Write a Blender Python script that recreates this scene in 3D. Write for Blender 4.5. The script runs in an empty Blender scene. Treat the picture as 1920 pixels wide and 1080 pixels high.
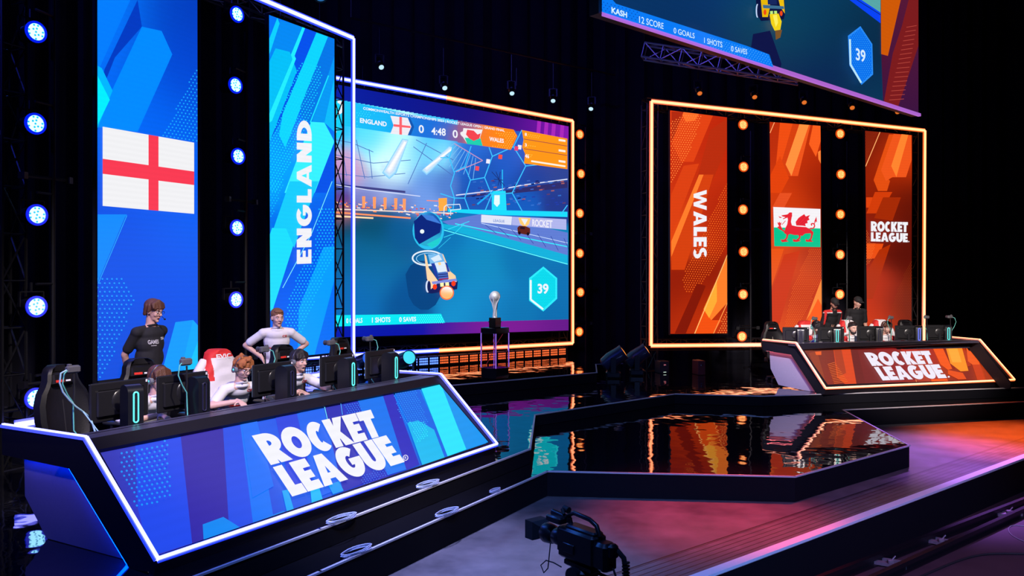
import bpy, math, random
from mathutils import Vector, Matrix, Euler, Quaternion
from mathutils.geometry import tessellate_polygon
random.seed(7)
SC = bpy.context.scene
COL = SC.collection
# ------------------------------------------------------------------ camera
F, CX, HZ, HC = 1550.0, 960.0, 520.0, 2.03
cd = bpy.data.cameras.new('camera'); cam = bpy.data.objects.new('camera', cd); COL.objects.link(cam)
cam.location = (0, 0, HC); cam.rotation_euler = (math.radians(90), 0, 0)
cd.sensor_width = 36; cd.lens = F / 1920 * 36; cd.shift_y = -(540 - HZ) / 1920; cd.clip_end = 200
SC.camera = cam
# ------------------------------------------------------------------ world, view
w = bpy.data.worlds.new('world'); SC.world = w; w.use_nodes = True
w.node_tree.nodes['Background'].inputs[0].default_value = (0.02, 0.03, 0.12, 1)
w.node_tree.nodes['Background'].inputs[1].default_value = 0.06
SC.view_settings.view_transform = 'Standard'; SC.view_settings.look = 'None'
SC.view_settings.exposure = 0.0; SC.view_settings.gamma = 1.0; SC.view_settings.use_curve_mapping = False
SC.cycles.max_bounces = 5; SC.cycles.diffuse_bounces = 2; SC.cycles.glossy_bounces = 4
SC.cycles.transmission_bounces = 6; SC.cycles.transparent_max_bounces = 8
SC.cycles.sample_clamp_indirect = 4.0; SC.cycles.caustics_reflective = False; SC.cycles.caustics_refractive = False

def spot(pos, target, color, power, angle=40, blend=0.6, size=0.3):  # unseen lamp added for its light; no fixture is modelled
    ld = bpy.data.lights.new('spot_light', 'SPOT'); ld.energy = power; ld.color = color
    ld.spot_size = math.radians(angle); ld.spot_blend = blend; ld.shadow_soft_size = size
    o = bpy.data.objects.new('spot_light', ld); COL.objects.link(o); o.location = pos
    o.rotation_euler = (Vector(target) - Vector(pos)).to_track_quat('-Z', 'Y').to_euler()
    return o
# front-of-house wash on the two player desks
spot((1.8, 1.8, 9.0), (-2.7, 8.9, 1.1), (1.0, 0.86, 0.80), 6500, 30, 0.5)
spot((-3.5, 0.0, 7.5), (-2.7, 8.6, 1.1), (0.50, 0.42, 1.0), 3200, 30, 0.7)
spot((3.0, 2.5, 8.0), (6.8, 15.9, 1.25), (1.0, 0.86, 0.80), 15000, 19, 0.35)
# blue wash added from unseen spots around the left desk
spot((-6.6, 10.5, 6.8), (-3.6, 7.2, 0.6), (0.02, 0.08, 1.0), 700, 60, 0.8)
spot((-8.0, 3.5, 3.2), (-3.7, 6.2, 0.5), (0.0, 0.06, 1.0), 500, 40, 0.8)
spot((-0.5, 3.0, 6.0), (-0.6, 7.2, -0.2), (0.10, 0.25, 1.0), 1500, 50, 0.9)
# coloured floor washes on the fore stage
spot((-1.0, 6.5, 7.5), (-0.5, 7.2, -0.5), (0.40, 0.42, 1.0), 6500, 27, 1.0)
spot((5.0, 11.0, 8.0), (2.1, 8.6, -0.5), (1.0, 0.05, 0.07), 9500, 18, 1.0)
spot((8.5, 17.0, 8.0), (6.1, 11.6, -0.5), (0.50, 0.17, 1.0), 12000, 20, 1.0)
spot((11.0, 18.5, 8.0), (7.9, 12.9, -0.5), (1.0, 0.10, 0.01), 20000, 19, 1.0)
spot((3.0, 3.0, 8.0), (4.4, 8.9, -0.5), (0.75, 0.14, 0.55), 1500, 30, 1.0)
spot((4.5, 0.0, 5.0), (3.6, 8.4, -0.5), (0.20, 0.36, 1.0), 3000, 46, 0.9)
# lavender wash on the right-hand desk's end panel and the pit
spot((2.0, 9.0, 6.0), (4.9, 15.2, 0.4), (0.55, 0.38, 1.0), 2600, 14, 0.7)
spot((9.0, 3.0, 7.0), (5.5, 7.5, -0.9), (1.0, 0.25, 0.35), 200, 50, 0.9)
# trophy special
spot((-1.5, 9.0, 6.5), (-0.31, 15.0, 1.6), (1.0, 0.95, 0.9), 2600, 6, 0.4)
# dim navy wash on the black drapes
spot((-9.0, 2.0, 9.0), (-7.0, 12.0, 4.0), (0.04, 0.06, 1.0), 1300, 75, 0.9)
spot((0.0, 8.0, 10.0), (2.0, 24.0, 6.0), (0.10, 0.10, 1.0), 1300, 75, 0.9)

# ------------------------------------------------------------------ geometry of the view: measured bearings -> real points
def at_depth(px, py, Y): return Vector(((px - CX) / F * Y, Y, HC - (py - HZ) / F * Y))
def at_z(px, py, z): return at_depth(px, py, F * (HC - z) / (py - HZ))
class Plane:
    """vertical plane through two ground points"""
    def __init__(s, a, b, off=0.0):
        a = Vector((a[0], a[1], 0)); b = Vector((b[0], b[1], 0)); s.u = (b - a).normalized()
        s.n = Vector((s.u.y, -s.u.x, 0)); s.a = a + s.n * off
    def hit(s, px, py):
        d = Vector(((px - CX) / F, 1, -(py - HZ) / F)); o = Vector((0, 0, HC))
        t = (s.a - o).dot(s.n) / d.dot(s.n); return o + d * t
    def shift(s, off):
        return Plane(s.a, s.a + s.u, off)
class GPlane:
    """plane through any three points"""
    def __init__(s, a, b, c):
        s.n = (b - a).cross(c - a).normalized(); s.a = a.copy()
        if s.n.dot(Vector((0, 0, HC)) - a) < 0: s.n = -s.n
    def hit(s, px, py):
        d = Vector(((px - CX) / F, 1, -(py - HZ) / F)); o = Vector((0, 0, HC))
        return o + d * ((s.a - o).dot(s.n) / d.dot(s.n))
    def shift(s, off):
        g = GPlane.__new__(GPlane); g.n = s.n; g.a = s.a + s.n * off; return g
PE = Plane((-5.06, 8.72), (-2.66, 13.8))          # England wall
PC = Plane((-3.163, 16.4), (1.451, 19.9))         # centre wall
PW = Plane((2.99, 17.7), (9.925, 19.9))           # Wales wall
Z0 = Vector((0, 0, 1))

# ------------------------------------------------------------------ object helpers
def lin(h):
    h = h.lstrip('#'); c = [int(h[i:i + 2], 16) / 255 for i in (0, 2, 4)]
    return tuple(x / 12.92 if x <= 0.04045 else ((x + 0.055) / 1.055) ** 2.4 for x in c)
def mix(a, b, t): return tuple(a[i] + (b[i] - a[i]) * t for i in range(3))

_M = {}
def mat(name, color=(0.5, 0.5, 0.5), rough=0.5, metal=0.0, emit=None, estr=1.0, spec=0.5, noise=0.0, nscale=30, trans=0.0, alpha=1.0, bump=0.0, bscale=200, ior=None, coat=0.0):
    if name in _M: return _M[name]
    m = bpy.data.materials.new(name); m.use_nodes = True; nt = m.node_tree; b = nt.nodes['Principled BSDF']
    if isinstance(color, str): color = lin(color)
    b.inputs['Base Color'].default_value = (*color, 1); b.inputs['Roughness'].default_value = rough
    b.inputs['Metallic'].default_value = metal; b.inputs['Specular IOR Level'].default_value = spec
    if ior: b.inputs['IOR'].default_value = ior
    if coat: b.inputs['Coat Weight'].default_value = coat; b.inputs['Coat Roughness'].default_value = 0.08
    if trans: b.inputs['Transmission Weight'].default_value = trans
    if alpha < 1: b.inputs['Alpha'].default_value = alpha
    if emit is not None:
        if isinstance(emit, str): emit = lin(emit)
        b.inputs['Emission Color'].default_value = (*emit, 1); b.inputs['Emission Strength'].default_value = estr
    if noise or bump:
        tc = nt.nodes.new('ShaderNodeTexCoord')
    if noise:
        n = nt.nodes.new('ShaderNodeTexNoise'); n.inputs['Scale'].default_value = nscale; n.inputs['Detail'].default_value = 4
        r = nt.nodes.new('ShaderNodeMapRange'); r.inputs['To Min'].default_value = 1 - noise; r.inputs['To Max'].default_value = 1 + noise
        mx = nt.nodes.new('ShaderNodeMix'); mx.data_type = 'RGBA'; mx.blend_type = 'MULTIPLY'; mx.inputs['Factor'].default_value = 1
        mx.inputs['A'].default_value = (*color, 1)
        nt.links.new(tc.outputs['Object'], n.inputs['Vector']); nt.links.new(n.outputs['Fac'], r.inputs['Value'])
        nt.links.new(r.outputs['Result'], mx.inputs['B']); nt.links.new(mx.outputs['Result'], b.inputs['Base Color'])
    if bump:
        n2 = nt.nodes.new('ShaderNodeTexNoise'); n2.inputs['Scale'].default_value = bscale
        bp = nt.nodes.new('ShaderNodeBump'); bp.inputs['Strength'].default_value = bump; bp.inputs['Distance'].default_value = 0.01
        nt.links.new(tc.outputs['Object'], n2.inputs['Vector']); nt.links.new(n2.outputs['Fac'], bp.inputs['Height'])
        nt.links.new(bp.outputs['Normal'], b.inputs['Normal'])
    _M[name] = m; return m

class MB:
    def __init__(s): s.v = []; s.f = []; s.m = []; s.mi = 0
    def add(s, vs, fs):
        k = len(s.v); s.v += [Vector(p) for p in vs]; s.f += [tuple(i + k for i in f) for f in fs]; s.m += [s.mi] * len(fs); return s
    def box(s, c, d, rot=None, bev=0.0):
        c = Vector(c); hx, hy, hz = d[0] / 2, d[1] / 2, d[2] / 2
        R = rot if isinstance(rot, Matrix) else (Euler(rot).to_matrix() if rot else Matrix.Identity(3))
        if bev <= 0:
            vs = [Vector((x, y, z)) for z in (-hz, hz) for y in (-hy, hy) for x in (-hx, hx)]
            fs = [(0, 2, 3, 1), (4, 5, 7, 6), (0, 1, 5, 4), (2, 6, 7, 3), (0, 4, 6, 2), (1, 3, 7, 5)]
        else:
            b = min(bev, hx * .9, hy * .9, hz * .9); ring = []
            for z, ins in ((-hz, b), (-hz + b, 0), (hz - b, 0), (hz, b)):
                X, Y2 = hx - ins, hy - ins
                k = b * (0.3 if ins == 0 else 0.0) + b * 0.7
                ring.append([Vector(p) for p in ((X - k, -Y2, z), (X, -Y2 + k, z), (X, Y2 - k, z), (X - k, Y2, z), (-X + k, Y2, z), (-X, Y2 - k, z), (-X, -Y2 + k, z), (-X + k, -Y2, z))])
            vs = [p for r in ring for p in r]; fs = [tuple(range(7, -1, -1)), tuple(range(24, 32))]
            for i in range(3):
                for j in range(8): fs.append((i * 8 + j, i * 8 + (j + 1) % 8, i * 8 + 8 + (j + 1) % 8, i * 8 + 8 + j))
        return s.add([c + R @ p for p in vs], fs)
    def cyl(s, p0, p1, r0, r1=None, n=12, cap=True):
        p0, p1 = Vector(p0), Vector(p1); r1 = r0 if r1 is None else r1
        q = (p1 - p0).to_track_quat('Z', 'Y'); vs = []
        for p, r in ((p0, r0), (p1, r1)):
            for i in range(n):
                a = 2 * math.pi * i / n; vs.append(p + q @ Vector((r * math.cos(a), r * math.sin(a), 0)))
        fs = [(i, (i + 1) % n, n + (i + 1) % n, n + i) for i in range(n)]
        if cap: fs += [tuple(range(n - 1, -1, -1)), tuple(range(n, 2 * n))]
        return s.add(vs, fs)
    def tube(s, pts, r, n=8, rs=None):
        pts = [Vector(p) for p in pts]; vs = []; fs = []; m = len(pts); q = None
        for i, p in enumerate(pts):
            t = (pts[min(i + 1, m - 1)] - pts[max(i - 1, 0)]).normalized()
            if q is None: q = t.to_track_quat('Z', 'Y')
            else:
                q = (q @ Vector((0, 0, 1))).rotation_difference(t) @ q
            rr = rs[i] if rs else r
            for j in range(n):
                a = 2 * math.pi * j / n; vs.append(p + q @ Vector((rr * math.cos(a), rr * math.sin(a), 0)))
        for i in range(m - 1):
            for j in range(n): fs.append((i * n + j, i * n + (j + 1) % n, (i + 1) * n + (j + 1) % n, (i + 1) * n + j))
        fs += [tuple(range(n - 1, -1, -1)), tuple(range((m - 1) * n, m * n))]
        return s.add(vs, fs)
    def loft(s, rings, closed=True):
        n = len(rings[0]); vs = [p for r in rings for p in r]; fs = []
        for i in range(len(rings) - 1):
            for j in range(n): fs.append((i * n + j, i * n + (j + 1) % n, (i + 1) * n + (j + 1) % n, (i + 1) * n + j))
        if closed: fs += [tuple(range(n - 1, -1, -1)), tuple(range((len(rings) - 1) * n, len(rings) * n))]
        return s.add(vs, fs)
    def lathe(s, prof, c=(0, 0, 0), n=20, axis=None):
        c = Vector(c); q = Vector(axis).to_track_quat('Z', 'Y') if axis is not None else Quaternion()
        return s.loft([[c + q @ Vector((r * math.cos(2 * math.pi * j / n), r * math.sin(2 * math.pi * j / n), z)) for j in range(n)] for r, z in prof])
    def ball(s, c, r, n=12, m=8, R=None):
        c = Vector(c); r = (r, r, r) if isinstance(r, (int, float)) else r; rings = []
        R = R or Matrix.Identity(3)
        for i in range(m + 1):
            t = -math.pi / 2 + math.pi * i / m; t = max(-math.pi / 2 + .02, min(math.pi / 2 - .02, t))
            rings.append([c + R @ Vector((r[0] * math.cos(t) * math.cos(2 * math.pi * j / n), r[1] * math.cos(t) * math.sin(2 * math.pi * j / n), r[2] * math.sin(t))) for j in range(n)])
        return s.loft(rings)
    def cap(s, p0, r0, p1, r1, n=12):
        """rounded tapering limb"""
        p0, p1 = Vector(p0), Vector(p1); L = (p1 - p0).length; q = (p1 - p0).to_track_quat('Z', 'Y'); prof = []
        for k in range(4): a = -math.pi / 2 + k * math.pi / 8 + .02; prof.append((r0 * math.cos(a), r0 * math.sin(a)))
        prof.append((r0, 0)); prof.append((r1, L))
        for k in range(1, 5): a = k * math.pi / 8 - .02 * (k == 4); prof.append((r1 * math.cos(a), L + r1 * math.sin(a)))
        return s.loft([[p0 + q @ Vector((r * math.cos(2 * math.pi * j / n), r * math.sin(2 * math.pi * j / n), z)) for j in range(n)] for r, z in prof])
    def prism(s, poly, vec):
        """closed polygon of 3D points pushed along vec; any convexity"""
        poly = [Vector(p) for p in poly]; vec = Vector(vec); n = len(poly)
        tris = tessellate_polygon([poly]); vs = poly + [p + vec for p in poly]
        fs = [tuple(t) for t in tris] + [tuple(n + i for i in reversed(t)) for t in tris]
        fs += [(i, (i + 1) % n, n + (i + 1) % n, n + i) for i in range(n)]
        return s.add(vs, fs)
    def slab(s, pts, z0, z1):
        return s.prism([(p[0], p[1], z0) for p in pts], (0, 0, z1 - z0))
    def bar(s, p0, p1, wdt, hgt, up=Z0):
        p0, p1 = Vector(p0), Vector(p1); d = (p1 - p0).normalized(); sd = d.cross(Vector(up)).normalized() * (wdt / 2); u = sd.cross(d).normalized() * (hgt / 2)
        return s.add([p0 - sd - u, p0 + sd - u, p0 + sd + u, p0 - sd + u, p1 - sd - u, p1 + sd - u, p1 + sd + u, p1 - sd + u],
                     [(0, 1, 2, 3), (7, 6, 5, 4), (0, 4, 5, 1), (1, 5, 6, 2), (2, 6, 7, 3), (3, 7, 4, 0)])
    def build(s, name, mats, parent=None, smooth=True, world=False, label=None):
        me = bpy.data.meshes.new(name)
        vs = s.v
        if parent is not None and world:
            inv = parent.matrix_basis.inverted(); vs = [inv @ p for p in vs]
        me.from_pydata([tuple(p) for p in vs], [], s.f)
        if not isinstance(mats, (list, tuple)): mats = [mats]
        for m in mats: me.materials.append(m)
        for i, p in enumerate(me.polygons): p.material_index = s.m[i]
        import bmesh
        bm = bmesh.new(); bm.from_mesh(me); bmesh.ops.recalc_face_normals(bm, faces=bm.faces); bm.to_mesh(me); bm.free()
        if smooth:
            me.shade_smooth(); me.set_sharp_from_angle(angle=math.radians(38))
        o = bpy.data.objects.new(name, me); COL.objects.link(o)
        if parent is not None: o.parent = parent
        if label: o['label'] = label
        return o
def tag(o, label=None, cat=None, group=None, kind=None):
    if label: o['label'] = label
    if cat: o['category'] = cat
    if group: o['group'] = group
    if kind: o['kind'] = kind
    return o
def thing(name, label, cat, loc=(0, 0, 0), rz=0.0, group=None):
    o = bpy.data.objects.new(name, None); COL.objects.link(o); o.empty_display_size = 0.1
    o.matrix_basis = Matrix.Translation(Vector(loc)) @ Matrix.Rotation(rz, 4, 'Z')
    return tag(o, label, cat, group)
def copy_tree(o, parent=None):
    c = o.copy(); COL.objects.link(c); c.parent = parent
    for ch in o.children: copy_tree(ch, c)
    return c
def rz_of(d): return math.atan2(-d[0], d[1])      # rotation that turns local +Y to direction d
def struct(o): o['kind'] = 'structure'; return o

BLK = mat('black_paint', (0.012, 0.012, 0.014), 0.45, spec=0.4, noise=0.3)
BLKM = mat('black_metal', (0.007, 0.007, 0.009), 0.4, 0.3, noise=0.2)
PLAS = mat('black_plastic', (0.018, 0.018, 0.02), 0.32, spec=0.5, noise=0.15)
CHROME = mat('chrome', (0.8, 0.8, 0.82), 0.15, 1.0, noise=0.05)
ALU = mat('aluminium_trim', (0.5, 0.5, 0.54), 0.4, 0.1, noise=0.1)
# ------------------------------------------------------------------ LED display painter
def led_material(name, strength=1.0):
    m = bpy.data.materials.new(name); m.use_nodes = True; nt = m.node_tree; b = nt.nodes['Principled BSDF']
    at = nt.nodes.new('ShaderNodeAttribute'); at.attribute_name = 'Col'
    b.inputs['Base Color'].default_value = (0.01, 0.01, 0.012, 1); b.inputs['Roughness'].default_value = 0.6; b.inputs['Specular IOR Level'].default_value = 0.2
    tc = nt.nodes.new('ShaderNodeTexCoord'); wv = nt.nodes.new('ShaderNodeTexWave'); wv.bands_direction = 'Z'; wv.inputs['Scale'].default_value = 5.0
    mr = nt.nodes.new('ShaderNodeMapRange'); mr.inputs['To Min'].default_value = 0.98 * strength; mr.inputs['To Max'].default_value = 1.01 * strength
    nt.links.new(tc.outputs['Object'], wv.inputs['Vector']); nt.links.new(wv.outputs['Fac'], mr.inputs['Value'])
    nt.links.new(at.outputs['Color'], b.inputs['Emission Color']); nt.links.new(mr.outputs['Result'], b.inputs['Emission Strength'])
    return m
LED = led_material('led_pixels')

def clip(sub, conv):
    """clip polygon sub with convex polygon conv (2D)"""
    ar = sum(conv[i][0] * conv[(i + 1) % len(conv)][1] - conv[(i + 1) % len(conv)][0] * conv[i][1] for i in range(len(conv)))
    sg = 1 if ar > 0 else -1; out = [tuple(p[:2]) for p in sub]
    for i in range(len(conv)):
        if not out: return []
        ax, ay = conv[i][:2]; bx, by = conv[(i + 1) % len(conv)][:2]; inp, out = out, []
        side = lambda p: sg * ((bx - ax) * (p[1] - ay) - (by - ay) * (p[0] - ax))
        for j in range(len(inp)):
            p, q = inp[j], inp[(j + 1) % len(inp)]; sp, sq = side(p), side(q)
            if sp >= 0: out.append(p)
            if (sp >= 0) != (sq >= 0):
                t = sp / (sp - sq); out.append((p[0] + (q[0] - p[0]) * t, p[1] + (q[1] - p[1]) * t))
    return out
def inside(p, poly):
    c = False; n = len(poly)
    for i in range(n):
        x0, y0 = poly[i][:2]; x1, y1 = poly[(i + 1) % n][:2]
        if (y0 > p[1]) != (y1 > p[1]) and p[0] < (x1 - x0) * (p[1] - y0) / (y1 - y0) + x0: c = not c
    return c
def quadmap(q, u, v):
    """projective map of the unit square (v down) onto quad tl,tr,br,bl"""
    (x0, y0), (x1, y1), (x2, y2), (x3, y3) = q
    dx1, dx2, dx3 = x1 - x2, x3 - x2, x0 - x1 + x2 - x3; dy1, dy2, dy3 = y1 - y2, y3 - y2, y0 - y1 + y2 - y3
    dt = dx1 * dy2 - dx2 * dy1 or 1e-9; g = (dx3 * dy2 - dx2 * dy3) / dt; h = (dx1 * dy3 - dx3 * dy1) / dt
    a, b, d, e = x1 - x0 + g * x1, x3 - x0 + h * x3, y1 - y0 + g * y1, y3 - y0 + h * y3
    k = g * u + h * v + 1; return ((a * u + b * v + x0) / k, (d * u + e * v + y0) / k)

def G_rect(x0, y0, x1, y1): return [[(x0, y0), (x1, y0), (x1, y1), (x0, y1)]]
def G_q(*p): return [list(p)]
def G_ring(cx, cy, rx, ry, tx, ty, a0=0, a1=360, n=28):
    o = []
    for i in range(n):
        a, b = math.radians(a0 + (a1 - a0) * i / n), math.radians(a0 + (a1 - a0) * (i + 1) / n)
        f = lambda t, k: (cx + (rx - k * tx) * math.cos(t), cy + (ry - k * ty) * math.sin(t))
        o.append([f(a, 0), f(b, 0), f(b, 1), f(a, 1)])
    return o
def glyph(c, t, w):
    h = t * 0.86
    if c == 'O': return G_ring(w / 2, .5, w / 2, .52, t, h)
    if c == 'C': return G_ring(w * .52, .5, w * .52, .52, t, h, 48, 312) 
    if c == 'G': return G_ring(w * .5, .5, w * .5, .52, t, h, 48, 352) + G_rect(w * .5, .5 - h * .35, w, .5 + h * .35)
    if c == 'D': return G_rect(0, 0, t, 1) + G_ring(t * .6, .5, w - t * .6, .5, t, h, -90, 90) + G_rect(0, 0, t * .7, 1)
    if c == 'L': return G_rect(0, 0, t, 1) + G_rect(0, 0, w, h)
    if c == 'E': return G_rect(0, 0, t, 1) + G_rect(0, 0, w, h * .9) + G_rect(0, 1 - h * .9, w, 1) + G_rect(0, .5 - h * .4, w * .92, .5 + h * .4)
    if c == 'T': return G_rect(0, 1 - h, w, 1) + G_rect(w / 2 - t / 2, 0, w / 2 + t / 2, 1)
    if c == 'U': return G_rect(0, .4, t, 1) + G_rect(w - t, .4, w, 1) + G_ring(w / 2, .4, w / 2, .42, t, h, 180, 360)
    if c == 'N': return G_rect(0, 0, t, 1) + G_rect(w - t, 0, w, 1) + G_q((0, 1), (t * 1.1, 1), (w, 0), (w - t * 1.1, 0))
    if c == 'K': return G_rect(0, 0, t, 1) + G_q((t * .6, .38), (w - t * 1.15, 1), (w, 1), (t * .9, .2)) + G_q((t * .8, .62), (w * .42, .74), (w * 1.04, 0), (w - t * 1.15, 0))
    if c == 'R': return G_rect(0, 0, t, 1) + G_rect(0, 1 - h * .8, w * .45, 1) + G_rect(0, .36, w * .45, .36 + h * .6) + G_ring(w * .42, .68, w * .56, .32, t * .95, h * .75, -90, 90) + G_q((w * .25, .42), (w * .72, .42), (w * 1.04, 0), (w - t * 1.2, 0))
    if c == 'A': return G_q((0, 0), (t * .98, 0), (w / 2 + t * .28, 1), (w / 2 - t * .5, 1)) + G_q((w, 0), (w - t * .98, 0), (w / 2 - t * .28, 1), (w / 2 + t * .5, 1)) + G_rect(w * .22, .18, w * .78, .18 + h * .62)
    if c == 'W':
        s = t * .86
        return G_q((0, 1), (s, 1), (w * .3 + s * .4, 0), (w * .3 - s * .5, 0)) + G_q((w * .3 - s * .5, 0), (w * .3 + s * .4, 0), (w / 2 + s * .35, 1), (w / 2 - s * .35, 1)) + \
            G_q((w, 1), (w - s, 1), (w * .7 - s * .4, 0), (w * .7 + s * .5, 0)) + G_q((w * .7 + s * .5, 0), (w * .7 - s * .4, 0), (w / 2 - s * .35, 1), (w / 2 + s * .35, 1))
    if c == 'S':
        return G_ring(w * .5, .72, w * .5, .29, t * .9, h * .8, 40, 270, 18) + G_ring(w * .5, .29, w * .5, .31, t * .9, h * .8, -140, 90, 18)
    return []
GW = {'O': .98, 'C': .78, 'G': .92, 'D': .85, 'L': .58, 'E': .62, 'T': .7, 'U': .82, 'N': .82, 'K': .82, 'R': .8, 'A': .95, 'W': 1.3, 'S': .68, ' ': .3}
def glyph_polys(text, t, gap):
    x = 0; out = []
    for c in text:
        w = GW[c] * (0.75 + t * .9)
        out += [[(x + p[0], p[1]) for p in poly] for poly in glyph(c, t, w)]; x += w + gap
    x -= gap; return [[(p[0] / x, 1 - p[1]) for p in poly] for poly in out]

_TX = {}
def font_tris(text, bold=0.0):
    key = (text, bold)
    if key in _TX: return _TX[key]
    cu = bpy.data.curves.new('lettering', 'FONT'); cu.body = text; cu.offset = bold; cu.resolution_u = 4
    ob = bpy.data.objects.new('lettering', cu); COL.objects.link(ob)
    dg = bpy.context.evaluated_depsgraph_get(); me = ob.evaluated_get(dg).to_mesh(); me.calc_loop_triangles()
    vs = [v.co.copy() for v in me.vertices]; tr = [tuple(t.vertices) for t in me.loop_triangles]
    ob.evaluated_get(dg).to_mesh_clear(); bpy.data.objects.remove(ob); bpy.data.curves.remove(cu)
    x0 = min(v.x for v in vs); x1 = max(v.x for v in vs); y0 = min(v.y for v in vs); y1 = max(v.y for v in vs)
    _TX[key] = [[((vs[i].x - x0) / (x1 - x0), (y1 - vs[i].y) / (y1 - y0)) for i in t] for t in tr]
    return _TX[key]

class Display:
    STEP = 0.0016
    def __init__(s, plane, quad, base=0.03):
        s.pl = plane; s.q = quad; s.base = base; s.v = []; s.f = []; s.c = []; s.layer = 0; s._p = {}
    def up(s): s.layer += 1
    def _pl(s):
        if s.layer not in s._p: s._p[s.layer] = s.pl.shift(s.base + s.layer * s.STEP)
        return s._p[s.layer]
    def _emit(s, poly, col):
        if len(poly) < 3: return
        pl = s._pl(); k = len(s.v); cs = []
        for p in poly:
            s.v.append(pl.hit(p[0], p[1])); cs.append(col(p[0], p[1]) if callable(col) else col)
        s.f.append(tuple(range(k, k + len(poly)))); s.c.append(cs)
    def poly(s, pts, col, up=True, within=None):
        if up: s.up()
        if isinstance(col, str): col = lin(col)
        area = s.q
        # split concave outlines into triangles first
        v3 = [Vector((p[0], p[1], 0)) for p in pts]
        tris = tessellate_polygon([v3]) if len(pts) > 4 else None
        for t in (tris or [range(len(pts))]):
            c = clip([pts[i] for i in t], area)
            if within: c = clip(c, within)
            s._emit(c, col)
    def grad(s, pts, fn, nx=10, ny=20, up=True):
        if up: s.up()
        x0 = min(p[0] for p in pts); x1 = max(p[0] for p in pts); y0 = min(p[1] for p in pts); y1 = max(p[1] for p in pts)
        for i in range(nx):
            for j in range(ny):
                a, b = x0 + (x1 - x0) * i / nx, x0 + (x1 - x0) * (i + 1) / nx; c, d = y0 + (y1 - y0) * j / ny, y0 + (y1 - y0) * (j + 1) / ny
                s._emit(clip(clip([(a, c), (b, c), (b, d), (a, d)], pts), s.q), fn)
    def line(s, pts, wd, col, up=True):
        if up: s.up()
        if isinstance(col, str): col = lin(col)
        for a, b in zip(pts[:-1], pts[1:]):
            dx, dy = b[0] - a[0], b[1] - a[1]; L = math.hypot(dx, dy) or 1; nx, ny = -dy / L * wd / 2, dx / L * wd / 2
            s._emit(clip([(a[0] + nx, a[1] + ny), (b[0] + nx, b[1] + ny), (b[0] - nx, b[1] - ny), (a[0] - nx, a[1] - ny)], s.q), col)
    def dots(s, region, sx, sy, r, col, ang=0.0, skew=0.5, asp=1.0):
        s.up()
        if isinstance(col, str): col = lin(col)
        x0 = min(p[0] for p in region); x1 = max(p[0] for p in region); y0 = min(p[1] for p in region); y1 = max(p[1] for p in region)
        row = 0; y = y0
        while y < y1:
            x = x0 + (sx * skew if row % 2 else 0)
            while x < x1:
                yy = y + (x - x0) * ang
                if inside((x, yy), region): s._emit(clip([(x + r * math.cos(a), yy + r * asp * math.sin(a)) for a in (0, 1.05, 2.09, 3.14, 4.19, 5.24)], s.q), col)
                x += sx
            y += sy; row += 1
    def disc(s, cx, cy, rx, ry, col, n=28, up=True):
        s.poly([(cx + rx * math.cos(2 * math.pi * i / n), cy + ry * math.sin(2 * math.pi * i / n)) for i in range(n)], col, up)
    def ring(s, cx, cy, rx, ry, t, col, a0=0, a1=360):
        s.up(); col = lin(col) if isinstance(col, str) else col
        for p in G_ring(cx, cy, rx, ry, t, t, a0, a1): s._emit(clip(p, s.q), col)
    def glyphs(s, text, quad, t, gap, col='#f4f4fa'):
        s.up(); col = lin(col)
        for p in glyph_polys(text, t, gap): s._emit([quadmap(quad, *a) for a in p], col)
    def text(s, text, quad, bold=0.0, col='#f4f8ff'):
        s.up(); col = lin(col)
        for p in font_tris(text, bold): s._emit([quadmap(quad, *a) for a in p], col)
    def build(s, name, parent, material=None, label=None, grade=(1, 1, 1)):
        me = bpy.data.meshes.new(name); inv = parent.matrix_basis.inverted() if parent else Matrix.Identity(4)
        me.from_pydata([tuple(inv @ p) for p in s.v], [], s.f); me.materials.append(material or LED)
        at = me.color_attributes.new('Col', 'FLOAT_COLOR', 'CORNER'); k = 0; buf = []
        for cs in s.c:
            for c in cs:
                neutral = min(c) > .6 or (grade[0] < .9 and c[0] > c[1] * 2 and c[0] > c[2] * 1.5); g_ = (1, 1, 1) if neutral else grade; buf += [c[0] * g_[0], c[1] * g_[1], c[2] * g_[2], 1.0]
        at.data.foreach_set('color', buf)
        o = bpy.data.objects.new(name, me); COL.objects.link(o); o.parent = parent
        if label: o['label'] = label
        return o
def zc(ox, oy, k):
    return lambda *pts: [(ox + x / k, oy + y / k) for x, y in pts]

def vgrad(stops):
    """vertical colour ramp in the artwork: [(y, hex), ...]"""
    st = [(y, lin(c)) for y, c in stops]
    def f(x, y):
        if y <= st[0][0]: return st[0][1]
        for (y0, c0), (y1, c1) in zip(st[:-1], st[1:]):
            if y <= y1: return mix(c0, c1, (y - y0) / (y1 - y0))
        return st[-1][1]
    return f
def blobs(pts):
    P = [(x, y, r, lin(c)) for x, y, r, c in pts]
    def f(x, y):
        W = 1e-9; C = [0, 0, 0]
        for px, py, r, c in P:
            w_ = math.exp(-((x - px) ** 2 + (y - py) ** 2) / (2 * r * r)) + 1e-7
            W += w_
            for i in range(3): C[i] += c[i] * w_
        return tuple(v / W for v in C)
    return f

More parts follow.
